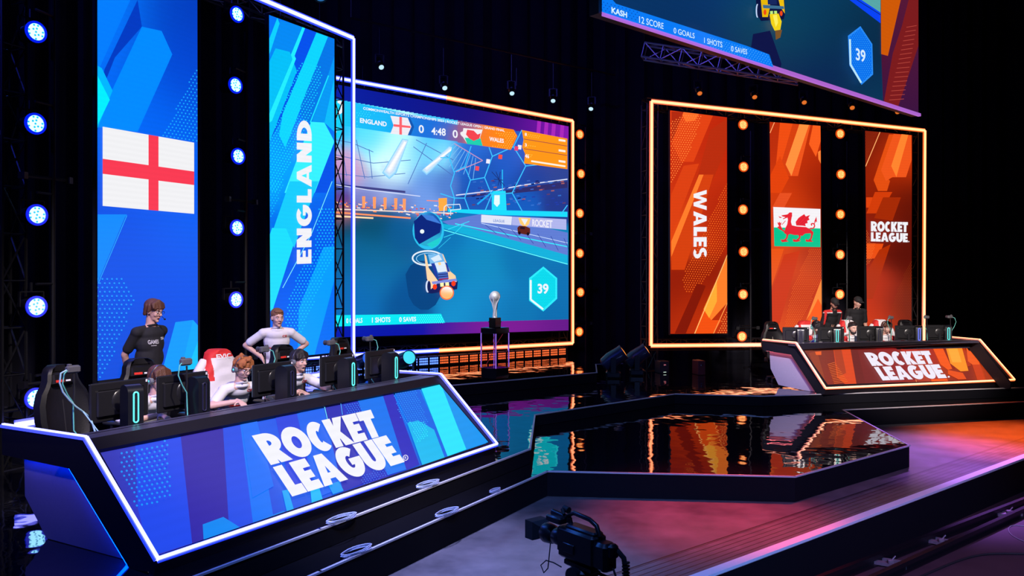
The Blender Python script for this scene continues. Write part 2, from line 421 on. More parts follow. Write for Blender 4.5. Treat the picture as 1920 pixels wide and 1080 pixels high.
# ------------------------------------------------------------------ the setting: decks, pit, drapes
def deck_mat(name, base, rough, bump, scale, ior=1.5, dist=0.02):
    m = bpy.data.materials.new(name); m.use_nodes = True; nt = m.node_tree; b = nt.nodes['Principled BSDF']
    b.inputs['Base Color'].default_value = (*base, 1); b.inputs['Roughness'].default_value = rough; b.inputs['IOR'].default_value = ior
    tc = nt.nodes.new('ShaderNodeTexCoord'); n = nt.nodes.new('ShaderNodeTexNoise'); n.inputs['Scale'].default_value = scale; n.inputs['Detail'].default_value = 2.0
    bp = nt.nodes.new('ShaderNodeBump'); bp.inputs['Strength'].default_value = bump; bp.inputs['Distance'].default_value = dist
    nt.links.new(tc.outputs['Object'], n.inputs['Vector']); nt.links.new(n.outputs['Fac'], bp.inputs['Height']); nt.links.new(bp.outputs['Normal'], b.inputs['Normal'])
    return m
GLOSS = deck_mat('black_gloss_vinyl', (0.006, 0.006, 0.008), 0.025, 0.34, 2.2, 2.1)
RISER = mat('black_riser_paint', (0.004, 0.004, 0.007), 0.8, spec=0.12, noise=0.2)

def fore_mat():
    m = bpy.data.materials.new('dark_stage_boards'); m.use_nodes = True; nt = m.node_tree; b = nt.nodes['Principled BSDF']
    tc = nt.nodes.new('ShaderNodeTexCoord'); mp = nt.nodes.new('ShaderNodeMapping'); mp.inputs['Rotation'].default_value = (0, 0, -math.radians(39.7))
    nt.links.new(tc.outputs['Object'], mp.inputs['Vector'])
    sx = nt.nodes.new('ShaderNodeSeparateXYZ'); nt.links.new(mp.outputs['Vector'], sx.inputs[0])
    # boards with dark seams, only in the strip near the front edge
    ml = nt.nodes.new('ShaderNodeMath'); ml.operation = 'MULTIPLY'; ml.inputs[1].default_value = 14.0; nt.links.new(sx.outputs['Y'], ml.inputs[0])
    fr = nt.nodes.new('ShaderNodeMath'); fr.operation = 'FRACT'; nt.links.new(ml.outputs[0], fr.inputs[0])
    gt = nt.nodes.new('ShaderNodeMath'); gt.operation = 'LESS_THAN'; gt.inputs[1].default_value = 0.14; nt.links.new(fr.outputs[0], gt.inputs[0])
    lt = nt.nodes.new('ShaderNodeMath'); lt.operation = 'LESS_THAN'; lt.inputs[1].default_value = 4.23 + 0.58; nt.links.new(sx.outputs['Y'], lt.inputs[0])
    mu = nt.nodes.new('ShaderNodeMath'); mu.operation = 'MULTIPLY'; nt.links.new(gt.outputs[0], mu.inputs[0]); nt.links.new(lt.outputs[0], mu.inputs[1])
    n = nt.nodes.new('ShaderNodeTexNoise'); n.inputs['Scale'].default_value = 2.2; n.inputs['Detail'].default_value = 8; n.inputs['Roughness'].default_value = 0.7
    nt.links.new(tc.outputs['Object'], n.inputs['Vector'])
    cr = nt.nodes.new('ShaderNodeValToRGB'); cr.color_ramp.elements[0].position = .3; cr.color_ramp.elements[1].position = .75
    cr.color_ramp.elements[0].color = (.07, .065, .07, 1); cr.color_ramp.elements[1].color = (.17, .155, .16, 1); nt.links.new(n.outputs['Fac'], cr.inputs[0])
    cp = nt.nodes.new('ShaderNodeMath'); cp.operation = 'COMPARE'; cp.inputs[1].default_value = 4.815; cp.inputs[2].default_value = 0.009; nt.links.new(sx.outputs['Y'], cp.inputs[0])
    mq = nt.nodes.new('ShaderNodeMath'); mq.operation = 'MAXIMUM'; nt.links.new(mu.outputs[0], mq.inputs[0]); nt.links.new(cp.outputs[0], mq.inputs[1])
    mx = nt.nodes.new('ShaderNodeMix'); mx.data_type = 'RGBA'; nt.links.new(mq.outputs[0], mx.inputs['Factor']); nt.links.new(cr.outputs[0], mx.inputs['A']); mx.inputs['B'].default_value = (.012, .011, .012, 1)
    nt.links.new(mx.outputs['Result'], b.inputs['Base Color'])
    mr = nt.nodes.new('ShaderNodeMapRange'); mr.inputs['To Min'].default_value = .28; mr.inputs['To Max'].default_value = .5; nt.links.new(n.outputs['Fac'], mr.inputs['Value']); nt.links.new(mr.outputs['Result'], b.inputs['Roughness'])
    bp = nt.nodes.new('ShaderNodeBump'); bp.inputs['Strength'].default_value = .15; bp.inputs['Distance'].default_value = .01; nt.links.new(n.outputs['Fac'], bp.inputs['Height']); nt.links.new(bp.outputs['Normal'], b.inputs['Normal'])
    return m
FORE = fore_mat()
uE, nE = Vector((0.5, 0.866, 0)), Vector((0.866, -0.5, 0))
uW, nW = Vector((0.972, 0.233, 0)), Vector((0.233, -0.972, 0))

A_front = [(-6.55, -2.0), (-1.55, 6.67), (0.215, 9.80), (0.34, 12.24), (2.84, 14.43), (4.3, 14.17), (9.4, 15.25), (16.0, 16.65)]
B_front = [(-6.25, -2.1), (-1.47, 6.33), (0.41, 9.61), (3.2, 9.35), (5.32, 11.07), (5.62, 14.06), (9.35, 15.0), (16.0, 16.35)]
B_front = [(x * .982, y * .982) for x, y in B_front]
CEd = Vector((5.32, 4.41, 0)).normalized(); CE0 = Vector((1.70, 6.92, 0))
def cedge(t): p = CE0 + CEd * t; return (p.x, p.y)
back = [(16.0, 26.0), (-16.0, 26.0), (-16.0, -2.0)]

def deck(name, pts, z, th, m, label):
    b = MB(); b.slab(pts, z - th, z); o = b.build(name, [m, RISER], smooth=False); struct(o); o['label'] = label
    for p in o.data.polygons: p.material_index = 0 if p.normal.z > .5 else 1
    return o
def trim(name, pts, z, wd, m, label, h=0.016):
    b = MB()
    for p, q in zip(pts[:-1], pts[1:]):
        d = (Vector((q[0], q[1], 0)) - Vector((p[0], p[1], 0))).normalized(); e = d * (wd * .5)
        b.bar(Vector((p[0], p[1], z)) - e, Vector((q[0], q[1], z)) + e, wd, h)
    o = b.build(name, [m], smooth=False); struct(o); o['label'] = label; return o
deck('floor', [(p[0], p[1]) for p in (cedge(-16), cedge(22))] + [(20, 26), (-16, 26), (-16, -6)], -0.47, 0.06, FORE, 'dark boarded fore stage floor')
deck('floor_step', B_front + back, -0.18, 0.285, GLOSS, 'lower black gloss step with the hexagonal bay')
deck('floor_deck', A_front + back, 0.0, 0.175, GLOSS, 'upper black gloss deck carrying both desks')
D_pts = [(-3.0, 12.62), (-1.12, 13.97), (1.635, 15.94), (1.77, 17.45), (2.35, 17.6), (2.35, 20.9), (-4.6, 16.2)]
deck('floor_riser', D_pts, 0.2, 0.195, GLOSS, 'low black gloss platform under the centre screen')
trim('trim_1', A_front, -0.006, 0.022, ALU, 'pale metal edge of the upper deck')
trim('trim_2', B_front, -0.185, 0.024, ALU, 'pale metal edge of the lower step')
trim('trim_3', D_pts[:5], 0.194, 0.025, ALU, 'pale metal edge of the centre platform')
NOSE = mat('white_edge_nosing', (0.85, 0.87, 0.95), 0.35, spec=0.6, noise=0.05)
cpts = [cedge(t) for t in (-16, 22)]
off = Vector((-CEd.y, CEd.x, 0)) * 0.05
trim('trim_4', [(p[0] + off.x, p[1] + off.y) for p in cpts], -0.46, 0.1, NOSE, 'wide pale nosing along the front edge of the stage', h=0.03)
# stage front and orchestra pit
b = MB(); q0, q1 = Vector((*cedge(-16), 0)), Vector((*cedge(22), 0)); inn = Vector((-CEd.y, CEd.x, 0)) * 0.3
b.prism([q0 + Z0 * -.53, q1 + Z0 * -.53, q1 + Z0 * -.9, q0 + Z0 * -.9], inn)
struct(b.build('wall_front', [RISER], smooth=False))
PITM = mat('pit_floor_paint', (0.05, 0.03, 0.035), 0.6, noise=0.35, nscale=3)
deck('floor_pit', [(-22, -14), (30, -14), (30, 30), (22, 30), cedge(22.5)] + [cedge(-20)], -0.9, 0.05, PITM, 'dim reddish floor of the orchestra pit')
# pleated black drapes
DRAPE = mat('black_drape', (0.012, 0.012, 0.02), 0.9, spec=0.1, noise=0.3, nscale=4)
def drape(name, p0, p1, z0, z1, fold=0.55):
    p0 = Vector((*p0, 0)); p1 = Vector((*p1, 0)); L = (p1 - p0).length; u = (p1 - p0) / L; n = Vector((u.y, -u.x, 0)); k = int(L / 0.09); bb = MB(); vs = []; fs = []
    for i in range(k + 1):
        s_ = L * i / k; d = 0.09 * math.sin(s_ * 2 * math.pi / fold + .8 * math.sin(s_ * 1.7)) + .03 * math.sin(s_ * 23)
        for z in (z0, z1): vs.append(p0 + u * s_ + n * d * (1 if z == z0 else .7) + Z0 * z)
    for i in range(k): fs.append((2 * i, 2 * i + 2, 2 * i + 3, 2 * i + 1))
    # back side gives the cloth its thickness
    m_ = len(vs); vs += [v - n * 0.03 for v in vs]; fs += [tuple(m_ + i for i in reversed(f)) for f in fs]
    bb.add(vs, fs); return struct(bb.build(name, [DRAPE]))
drape('wall_left', (-11.0, 2.0), (-4.6, 17.6), 0, 13)
drape('wall_back', (-5.0, 18.2), (2.6, 23.0), 0, 13)
drape('wall_back_right', (2.3, 21.4), (15.8, 25.2), 0, 13)
drape('wall_right', (15.0, 25.2), (15.6, 14.0), 0, 13)
# ------------------------------------------------------------------ LED-lined portal frames
def tape_mat(name, col):
    return mat(name, (0.3, 0.3, 0.3), 0.5, emit=col, estr=1.0)
TAPE_B = tape_mat('blue_white_led_tape', (0.95, 1.0, 4.2)); TAPE_O = tape_mat('amber_led_tape', (3.4, 1.02, 0.42))
TAPE_BH = tape_mat('deep_blue_tape_halo', (0.02, 0.06, 1.6)); TAPE_OH = tape_mat('deep_orange_tape_halo', (0.9, 0.12, 0.01))
def tape(parent, p0, p1, wd, m, mh, up, name='light_strip', label=None):
    """channel with a bright core and coloured halo lips, facing the house along 'up'"""
    up = Vector(up); b = MB(); b.bar(p0 + up * .02, p1 + up * .02, wd, .03, up)
    b.mi = 1; d = (p1 - p0).normalized(); sd = d.cross(up).normalized() * (wd * .5 + wd * .22)
    for s_ in (-1, 1): b.bar(p0 + sd * s_ + up * .012, p1 + sd * s_ + up * .012, wd * .42, .022, up)  # lips emit colour in place of the halo beside the strip
    return b.build(name, [m, mh], parent, smooth=False, world=True, label=label)
def lattice(b, p0, p1, wd, u, n, step=0.5, r=0.018):
    """square box truss between p0 and p1"""
    d = (p1 - p0); L = d.length; d.normalize(); h = wd / 2; k = max(1, round(L / step))
    cs = [(u * sx + n * sn) * h for sx, sn in ((-1, -1), (1, -1), (1, 1), (-1, 1))]
    for c in cs: b.cyl(p0 + c, p1 + c, r, n=6)
    for i in range(k):
        a, e = p0 + d * (L * i / k), p0 + d * (L * (i + 1) / k)
        for j in range(4):
            c0, c1 = cs[j], cs[(j + 1) % 4]; b.cyl(a + (c0 if i % 2 else c1), e + (c1 if i % 2 else c0), r * .55, n=5)
        for j in range(4): b.cyl(a + cs[j], a + cs[(j + 1) % 4], r * .5, n=5)

def frame_thing(name, label, plane, tl, tr, br, bl, segs, wd=0.06):
    """tl.. are world points on the plane; segs: list of (a, b, material pair)"""
    root = thing(name, label, 'light frame', Vector(((bl.x + br.x) / 2, (bl.y + br.y) / 2, 0)), rz_of(plane.n))
    n = plane.n
    for a, b_, vert in ((tl, tr, 0), (bl, br, 0), (Vector((bl.x, bl.y, 0)), tl, 1), (Vector((br.x, br.y, 0)), tr, 1)):
        m = MB(); mid = -n * .32
        if vert: lattice(m, a + mid + plane.u * (.13 if a.xy == bl.xy else -.13), b_ + mid + plane.u * (.13 if a.xy == bl.xy else -.13), .26, plane.u, n)
        else: lattice(m, a + mid, b_ + mid, .24, Z0, n)
        m.build('upright_truss' if vert else 'cross_truss', [BLKM], root, world=True)
    for a, b_, m1, m2, lb in segs: tape(root, a, b_, wd, m1, m2, n, label=lb)
    return root
def lerp(a, b, t): return a + (b - a) * t
# England frame
eTR, eBR = PE.hit(661, 72), PE.hit(661, 692); eTL, eBL = PE.hit(26, -197), PE.hit(26, 797)
eBL = Vector((eTL.x, eTL.y, eBL.z))
frame_thing('portal_frame', 'tall black truss frame edged in blue-white light round the left banner screens', PE, eTL, eTR, eBR, eBL,
            [(eTL, eTR, TAPE_B, TAPE_BH, None), (eTR, eBR, TAPE_B, TAPE_BH, None), (eBL, eBR, TAPE_B, TAPE_BH, None)], .052)
# centre frame: blue on its left part, amber on its right
cTR, cBR = PC.hit(1073, 227), PC.hit(1073, 643.5); cTL, cBL = PC.hit(560, 134), PC.hit(560, 671)
ct, cb = PC.hit(836, 183.5), PC.hit(822, 657)
frame_thing('portal_frame', 'middle truss frame whose light strip turns from blue to amber', PC, cTL, cTR, cBR, cBL,
            [(cTL, ct, TAPE_B, TAPE_BH, 'blue-white half of the upper light strip'), (ct, cTR, TAPE_O, TAPE_OH, 'amber half of the upper light strip'), (cTR, cBR, TAPE_O, TAPE_OH, 'amber strip'),
             (cb, cBR, TAPE_O, TAPE_OH, 'amber half of the lower light strip'), (cBL, cb, TAPE_B, TAPE_BH, 'blue-white half of the lower light strip'), (cTL, cBL, TAPE_B, TAPE_BH, 'blue-white strip')], .05)
# Wales frame
wTL, wTR, wBL, wBR = PW.hit(1221, 190), PW.hit(1733, 245), PW.hit(1220, 648), PW.hit(1731, 644)
frame_thing('portal_frame', 'tall truss frame edged in amber light round the three orange banner screens', PW, wTL, wTR, wBR, wBL,
            [(wTL, wTR, TAPE_O, TAPE_OH, None), (wTR, wBR, TAPE_O, TAPE_OH, None), (wBL, wBR, TAPE_O, TAPE_OH, None), (wTL, wBL, TAPE_O, TAPE_OH, None)], .05)

def panel(name, label, plane, quad, base=0.03, cat='led screen', depth=0.1):
    """empty + black cabinet; returns root, Display"""
    c = [plane.hit(*p) for p in quad]; lo = (c[2] + c[3]) / 2
    root = thing(name, label, cat, (lo.x, lo.y, min(p.z for p in c)), rz_of(plane.n) if isinstance(plane, Plane) else 0)
    n = plane.n; b = MB(); cen = sum(c, Vector()) / 4
    big = [cen + (p - cen) * 1.012 + n * (base - .002) for p in c]
    b.prism(big, -n * depth); b.build('cabinet', [BLK], root, smooth=False, world=True)
    return root, Display(plane, [tuple(p) for p in quad], base)
def hangers(root, plane, quad, off=-0.03):
    """struts from the screen back to the frame's cross trusses"""
    for t in (0.2, 0.8):
        b = MB(); a = plane.hit(quad[0][0] + (quad[1][0] - quad[0][0]) * t, quad[0][1] + 10); 
        b.cyl(a + plane.n * off, a + plane.n * off + Z0 * .4, .012, n=6); b.build('hanger_strap', [BLKM], root, world=True)

# ---- England flag screen
q = [(182.5, -23), (370, 8 - 15), (371, 691), (183, 714)]
r_, d = panel('banner_screen', 'tall blue screen showing the red-cross flag, behind the man in black', PE, q)
d.grad([(180, -60), (375, -60), (375, 720), (180, 720)], blobs([(200, 20, 60, '#0a6cf4'), (330, 10, 50, '#0636b4'), (340, 120, 60, '#0640cc'), (260, 220, 60, '#0660f0'), (240, 480, 90, '#0a4ce0'), (340, 560, 90, '#0650e8'), (220, 640, 60, '#0848d8'), (330, 680, 60, '#0842d0'), (350, 430, 50, '#0a5cf0')]), 8, 30)
d.poly([(183, -30), (258, -30), (183, 135)], '#0a74f6'); d.poly([(258, 0), (266, 50), (196, 130), (183, 245), (183, 190)], '#0836bc')
d.poly([(266, 50), (303, 58), (323, 102), (258, 247), (178, 238), (183, 240)], '#0680fc'); d.poly([(183, 123), (191, 128), (211, 170), (183, 240)], '#06a8fa'); d.poly([(183, 142), (206, 187), (183, 234)], '#08dcfc')
d.dots([(370, 122), (370, 266), (306, 254)], 7, 6, 1.5, '#2a9cfa', .16)
d.poly([(183, 402), (238, 402), (234, 408), (183, 530)], '#0a80fa'); d.line([(238, 404), (184, 532)], 1.2, '#3aa4ff')
d.dots([(183, 523), (236, 523), (254, 560), (232, 620), (192, 712), (183, 712)], 9, 8, 1.9, '#2c8cf6', .0)
d.poly([(329, 604), (362, 600), (371, 610), (371, 692), (303, 700)], '#0a90fc'); d.poly([(371, 627), (371, 692), (345, 695)], '#14b6fc'); d.poly([(362, 600), (371, 610), (371, 640), (352, 690), (340, 692)], '#0a9cfe')
fl = [(192.5, 237.5), (364, 267.5), (364, 401), (192.5, 386)]
def fq(u0, v0, u1, v1): return [quadmap(fl, u0, v0), quadmap(fl, u1, v0), quadmap(fl, u1, v1), quadmap(fl, u0, v1)]
d.poly(fl, '#f3f3f6'); d.poly(fq(.475, 0, .585, 1), '#fb3c54'); d.poly(fq(0, .405, 1, .595), '#fb3c54')
d.build('display', r_, grade=(.5, 1.22, 1.1)); hangers(r_, PE, q)
# ---- ENGLAND screen
q = [(504.5, 28), (627, 73), (627, 661), (507, 674)]
r_, d = panel('banner_screen', 'tall cyan and blue screen reading ENGLAND upwards', PE, q)
Z3, Z4 = zc(480, 0, 3), zc(480, 340, 3)
d.grad([(500, 20), (630, 20), (630, 680), (500, 680)], blobs([(520, 60, 40, '#0a70f4'), (600, 90, 40, '#0a78e8'), (560, 200, 50, '#0a60f0'), (520, 300, 50, '#0aa0f8'), (600, 400, 40, '#0a58e8'), (560, 560, 50, '#0860f4'), (600, 620, 40, '#0a70f0'), (530, 500, 50, '#0854e4')]), 6, 24)
d.poly(Z3((120, 100), (138, 145), (75, 305), (75, 218)), '#16c8ff'); d.poly(Z3((138, 115), (262, 150), (190, 330), (110, 270), (75, 330), (75, 310)), '#0a84ee'); d.poly(Z3((275, 158), (340, 180), (200, 560), (75, 800), (75, 690)), '#0a4ee6')
d.poly(Z3((262, 150), (277, 156), (90, 650), (75, 680), (75, 600)), '#2ce2ff'); d.poly(Z3((110, 272), (190, 292), (230, 400), (80, 790), (75, 790), (75, 345)), '#08b8f2'); d.poly(Z3((215, 310), (225, 330), (90, 680), (75, 690), (75, 640)), '#30e4ff')
d.poly(Z3((340, 183), (405, 206), (270, 560), (165, 830), (130, 760), (150, 640)), '#14ccf6'); d.poly(Z3((405, 206), (440, 218), (440, 320), (310, 700), (255, 660), (250, 600)), '#0a72e2')
d.poly(Z3((440, 320), (440, 740), (400, 690), (330, 690), (310, 700)), '#0c92ee'); d.line(Z3((408, 425), (305, 690)), 2.2, '#26dcff'); d.poly(Z3((440, 440), (440, 740), (385, 690)), '#14b4f4')
d.poly(Z3((310, 685), (385, 690), (438, 790), (440, 810), (330, 1085), (160, 1085)), '#48e8fe'); d.poly(Z3((440, 800), (440, 1000), (400, 1085), (330, 1085)), '#0a50e4')
d.poly(Z4((190, 0), (352, 0), (250, 270), (215, 375), (170, 265), (100, 262)), '#20c4f6'); d.poly(Z4((75, 200), (100, 262), (78, 300)), '#0a70e8')
d.poly(Z4((90, 262), (170, 265), (210, 360), (95, 720), (78, 730), (78, 300)), '#28d6f8'); d.line(Z4((428, 0), (310, 300), (150, 600)), 1.3, '#a4ecff')
d.poly(Z4((380, 370), (440, 365), (440, 570), (330, 975), (235, 975), (240, 720)), '#0a98fa'); d.poly(Z4((440, 560), (440, 975), (330, 975)), '#0a6cf2')
d.dots(Z3((255, 320), (350, 325), (375, 430), (310, 650), (120, 1085), (75, 1085), (75, 800), (230, 400)), 5.6, 5.0, 1.25, '#20d4fa', .2)
d.dots(Z4((75, 0), (160, 0), (78, 240)), 5.6, 5.0, 1.2, '#1cc4f8', .1); d.dots(Z4((350, 150), (440, 140), (440, 400), (240, 900), (160, 800), (180, 680), (250, 490), (330, 400)), 6.2, 5.6, 1.3, '#24c8fa', .0)
d.glyphs('ENGLAND', [(556.5, 495), (556.5, 225), (584.5, 227), (584, 494)], .30, .10)
d.build('display', r_, grade=(.6, 1.12, 1.08)); hangers(r_, PE, q)

# ---- centre game screen
q = [(585, 150), (1066, 237), (1066, 619.5), (585, 634)]
r_, d = panel('game_screen', 'huge screen showing a car and ball match in an arena between the two frames', PC, q)
d.grad([(580, 140), (1070, 140), (1070, 640), (580, 640)], blobs([(640, 170, 60, '#0a1c9c'), (760, 190, 60, '#0a1488'), (900, 210, 60, '#1a1078'), (1000, 225, 40, '#5a0c90'), (1055, 230, 30, '#8a18b0'), (620, 620, 60, '#0818a8'), (760, 625, 60, '#0a10a0'), (850, 630, 20, '#5a2090'), (960, 625, 60, '#781a90'), (1050, 615, 40, '#5a1880')]), 16, 16)
for x in (1008, 1022, 1036, 1052): d.poly([(x, 222), (x + 7, 223), (x + 4, 262), (x - 3, 260)], '#a024b4')
game = [(585, 175), (664, 192), (1064, 262), (1064, 599), (832, 605), (628, 610), (585, 612)]
gf = blobs([(715, 292, 26, '#b8f0ff'), (738, 318, 20, '#e0faff'), (790, 300, 22, '#80d0fa'), (700, 264, 22, '#50d4ff'), (655, 306, 18, '#d098c8'), (745, 285, 22, '#c8f6ff'), (820, 262, 20, '#40b8f4'), (780, 350, 22, '#6c90e0'), (700, 355, 18, '#9088cc'), (880, 545, 30, '#1688c8'), (700, 520, 26, '#1068a8'), (640, 400, 12, '#a06070'), (900, 440, 20, '#107cc0'),(640, 255, 18, '#20b4f0'), (700, 262, 20, '#40ccff'), (725, 300, 16, '#e8fcff'), (745, 270, 18, '#b4f0ff'), (760, 300, 18, '#8cdcfc'), (650, 300, 15, '#c890c4'), (640, 318, 12, '#a878c0'), (672, 322, 14, '#b888bc'), (700, 345, 14, '#88a4e0'), (640, 345, 10, '#4060c0'), (640, 370, 10, '#5a3a8c'), (690, 366, 12, '#5a68bc'), (735, 352, 14, '#7c94dc'), (755, 370, 12, '#6870b8'), (785, 285, 18, '#48b4f0'), (830, 285, 14, '#90dcfc'),
    (795, 330, 14, '#5078d8'), (830, 340, 14, '#4c74c8'), (870, 290, 18, '#1c64d0'), (900, 330, 20, '#1a50b4'), (960, 300, 18, '#1c54c0'), (1000, 330, 20, '#1c3c98'), (1050, 330, 20, '#2c4090'), (900, 375, 16, '#1c4cb0'), (1050, 372, 16, '#203488'), (980, 372, 16, '#1454b8'),
    (640, 425, 16, '#0a4060'), (700, 425, 20, '#08486c'), (640, 480, 24, '#0c5a90'), (700, 480, 26, '#0c5c8c'), (660, 550, 30, '#0e62b0'), (750, 440, 20, '#0c5490'), (760, 560, 24, '#0a4c90'), (850, 440, 18, '#0c6cb0'), (850, 520, 26, '#0c70b4'), (900, 500, 26, '#1080b8'), (920, 570, 26, '#1274b8'), (980, 480, 26, '#0c6cac'), (1040, 540, 30, '#0e68ac'), (970, 585, 20, '#0e6cac'), (1045, 590, 20, '#0c64a8'), (1040, 460, 14, '#0c7cb8')])
d.up()
for cell in ([(585, 170), (1066, 170), (1066, 612), (585, 612)],):
    for i in range(58):
        for j in range(54):
            a, b_ = 585 + 481 * i / 58, 585 + 481 * (i + 1) / 58; c, e = 172 + 440 * j / 54, 172 + 440 * (j + 1) / 54
            top = lambda x: 192 + (x - 664) * .175; bot = lambda x: 610 - (x - 628) * .0255
            if e < top(a) or c > bot(a): continue
            cc, ee = max(c, top((a + b_) / 2)), min(e, bot((a + b_) / 2))
            if ee > cc: d._emit(clip([(a, cc), (b_, cc), (b_, ee), (a, ee)], d.q), gf)
# arena roof girders and lines
for p in ([(628, 262), (660, 268), (700, 285)], [(628, 290), (700, 306), (770, 300)], [(628, 325), (690, 332), (760, 325)], [(668, 262), (684, 335)], [(692, 280), (698, 335)], [(800, 268), (765, 345)], [(775, 275), (850, 330)], [(780, 262), (850, 300)], [(640, 270), (650, 330)]): d.line(p, 1.3, '#4a6cb8')
for i in range(9): d.line([(852 + i * 5, 268 + i * 3.5), (815 + i * 9, 300 + i * 4.5)], 1, '#7cb4ec')
d.line([(852, 269), (905, 301), (855, 322)], 1.6, '#c08cb8')
# glare of the arena floods
W_ = lin('#ffffff'); 

for cx, cy, dx, dy, wmax in ((760, 262, -30, 62, 17), (846, 276, -46, 44, 12)):
    for k in range(7):
        ww = wmax * (1 - k / 7.5); col = mix(lin('#58b4f4'), (1, 1, 1), (k + 1) / 7)
        d.poly([(cx - ww * .35, cy - 2 + k), (cx + ww * .35, cy + k), (cx + dx + ww * .8, cy + dy - k), (cx + dx, cy + dy + ww * .7 - k), (cx + dx - ww * .8, cy + dy - k)], col)
d.poly([(628, 344), (760, 358), (760, 362), (628, 349)], '#3c3c80'); d.line([(628, 346), (690, 356), (788, 368)], 1.6, '#d8e0ff'); d.line([(855, 366), (930, 357), (980, 347), (1064, 336)], 2, '#dfe6ff'); d.poly([(855, 370), (1064, 340), (1064, 352), (930, 366)], '#2c2a68')
random.seed(3)
for i in range(120):
    x = random.uniform(628, 850); y = 384 + random.gauss(0, 6) + (x - 628) * .06
    c = random.choice(['#ff8a50', '#ffb080', '#e84830', '#ffe0d0', '#8080e0', '#f0f0ff', '#c04060', '#3050b0']); w_ = random.uniform(1.5, 7)
    d.poly([(x, y), (x + w_, y + .4), (x + w_, y + 2.6), (x, y + 2)], c, up=(i % 20 == 0))
for i in range(90):
    x = random.uniform(880, 1062); y = random.uniform(338, 385); c = random.choice(['#3a5ab8', '#5a3868', '#a05860', '#2038a0', '#101c60', '#3068c8'])
    d.poly([(x, y), (x + 6, y - .8), (x + 6, y + 1.6), (x, y + 2)], c, up=(i % 20 == 0))
d.line([(628, 398), (770, 409)], 3, '#ff8c60'); d.line([(628, 405), (700, 409)], 3, '#ffd0a8'); d.line([(628, 392), (850, 400)], 2, '#ffe8d8')
for x in (682, 702, 722, 742, 758): d.poly([(x - 3, 368 + (x - 682) * .06), (x + 3, 368 + (x - 682) * .06), (x + 2.5, 390 + (x - 682) * .05), (x - 2.5, 390 + (x - 682) * .05)], '#ff9460')
d.poly([(822, 372), (838, 371), (838, 395), (823, 396)], '#ffa040'); d.line([(800, 376), (822, 377)], 1.5, '#ff8060')
# stands tower, glowing rail, hex net
d.poly([(922, 358), (948, 358), (950, 397), (922, 396)], '#20cefa'); d.poly([(927, 366), (937, 366), (937, 382), (932, 388), (926, 382)], '#e8feff'); d.line([(942, 318), (942, 358)], 2, '#28b0f0')
for a in range(5): d.line([(922 + a * 4, 322 + (a % 2) * 14), (946 - a * 3, 348 - (a % 2) * 10)], 1.2, '#182c70')
d.poly([(840, 392), (1064, 397), (1064, 407), (902, 402), (840, 397)], '#18ccf8'); d.line([(895, 383), (925, 358)], 3, '#18a0f0')
N = zc(840, 180, 4.154)
for p in (((180, 390), (130, 550), (175, 655), (285, 635), (345, 470), (320, 400)), ((345, 470), (510, 395), (605, 545), (500, 755), (340, 770), (285, 635)), ((500, 755), (580, 900)), ((340, 770), (290, 890)), ((175, 655), (130, 795), (165, 890)), ((-60, 760), (50, 795), (130, 795)), ((10, 480), (50, 600), (20, 700), (50, 795), (40, 880)), ((605, 545), (700, 535)), ((930, 850), (880, 920)), ((10, 480), (40, 390)), ((510, 395), (575, 265)), ((-60, 480), (10, 480)), ((50, 590), (130, 550))):
    d.line(N(*p), 1.8, '#38b8fc')
for p, c in (((395, 455), '#f04c40'), ((215, 545), '#e84858'), ((300, 490), '#f4f0ff'), ((545, 380), '#f4f0ff'), ((520, 390), '#e03c70')): (x, y), = N(p); d.poly([(x, y), (x + 7, y + 1), (x + 6, y + 9), (x - 1, y + 8)], c)
d.poly(zc(600, 380, 2.842)((650, 100), (860, 60), (1320, 160), (1320, 280), (700, 125)), '#5c74cc'); d.poly(zc(600, 380, 2.842)((650, 112), (780, 130), (1320, 280), (1320, 325), (640, 132)), '#14a4d4'); d.line(zc(600, 380, 2.842)((640, 140), (1320, 328)), 1.6, '#60f0ff'); d.line(zc(600, 380, 2.842)((720, 112), (1320, 235)), 1.8, '#30e0ff'); d.line(zc(600, 380, 2.842)((860, 110), (1320, 215)), 1, '#c8d8ff')
for i in range(7): d.line(zc(600, 380, 2.842)((880 + i * 70, 118 + i * 12), (940 + i * 66, 165 + i * 18)), .9, '#283c98')
d.poly([(902.5, 402.5), (960, 406), (959, 422), (902, 417)], '#e4e8fa'); d.poly([(960, 406), (1062, 411), (1062, 431), (960, 422)], '#a8a8e4'); d.text('LEAGUE', [(925, 411), (946, 412.5), (946, 417.5), (925, 416)], .01, '#5a78c8')
d.poly([(972, 408), (995, 409), (992, 420), (984, 427), (975, 419)], '#ffc070'); d.poly([(977, 410), (990, 411), (984, 422)], '#eef4ff'); d.text('ROCKET', [(998, 411), (1036, 413), (1036, 428), (998, 424)], .03, '#f0eefc')
d.poly([(970, 427), (974, 423), (985, 424), (994, 428), (994, 438), (986, 440), (971, 437)], '#5c2018'); d.poly([(976, 425), (984, 426), (984, 430), (975, 429)], '#201020'); d.disc(974, 437, 2.5, 3, '#180c14'); d.disc(990, 438.5, 2.5, 3, '#180c14')
d.line([(832, 404), (833, 388), (838, 384), (862, 383), (864, 392), (845, 394), (845, 404)], 1.6, '#dcecff'); d.line([(838, 384), (845, 394)], 1.2, '#a0d8ff')
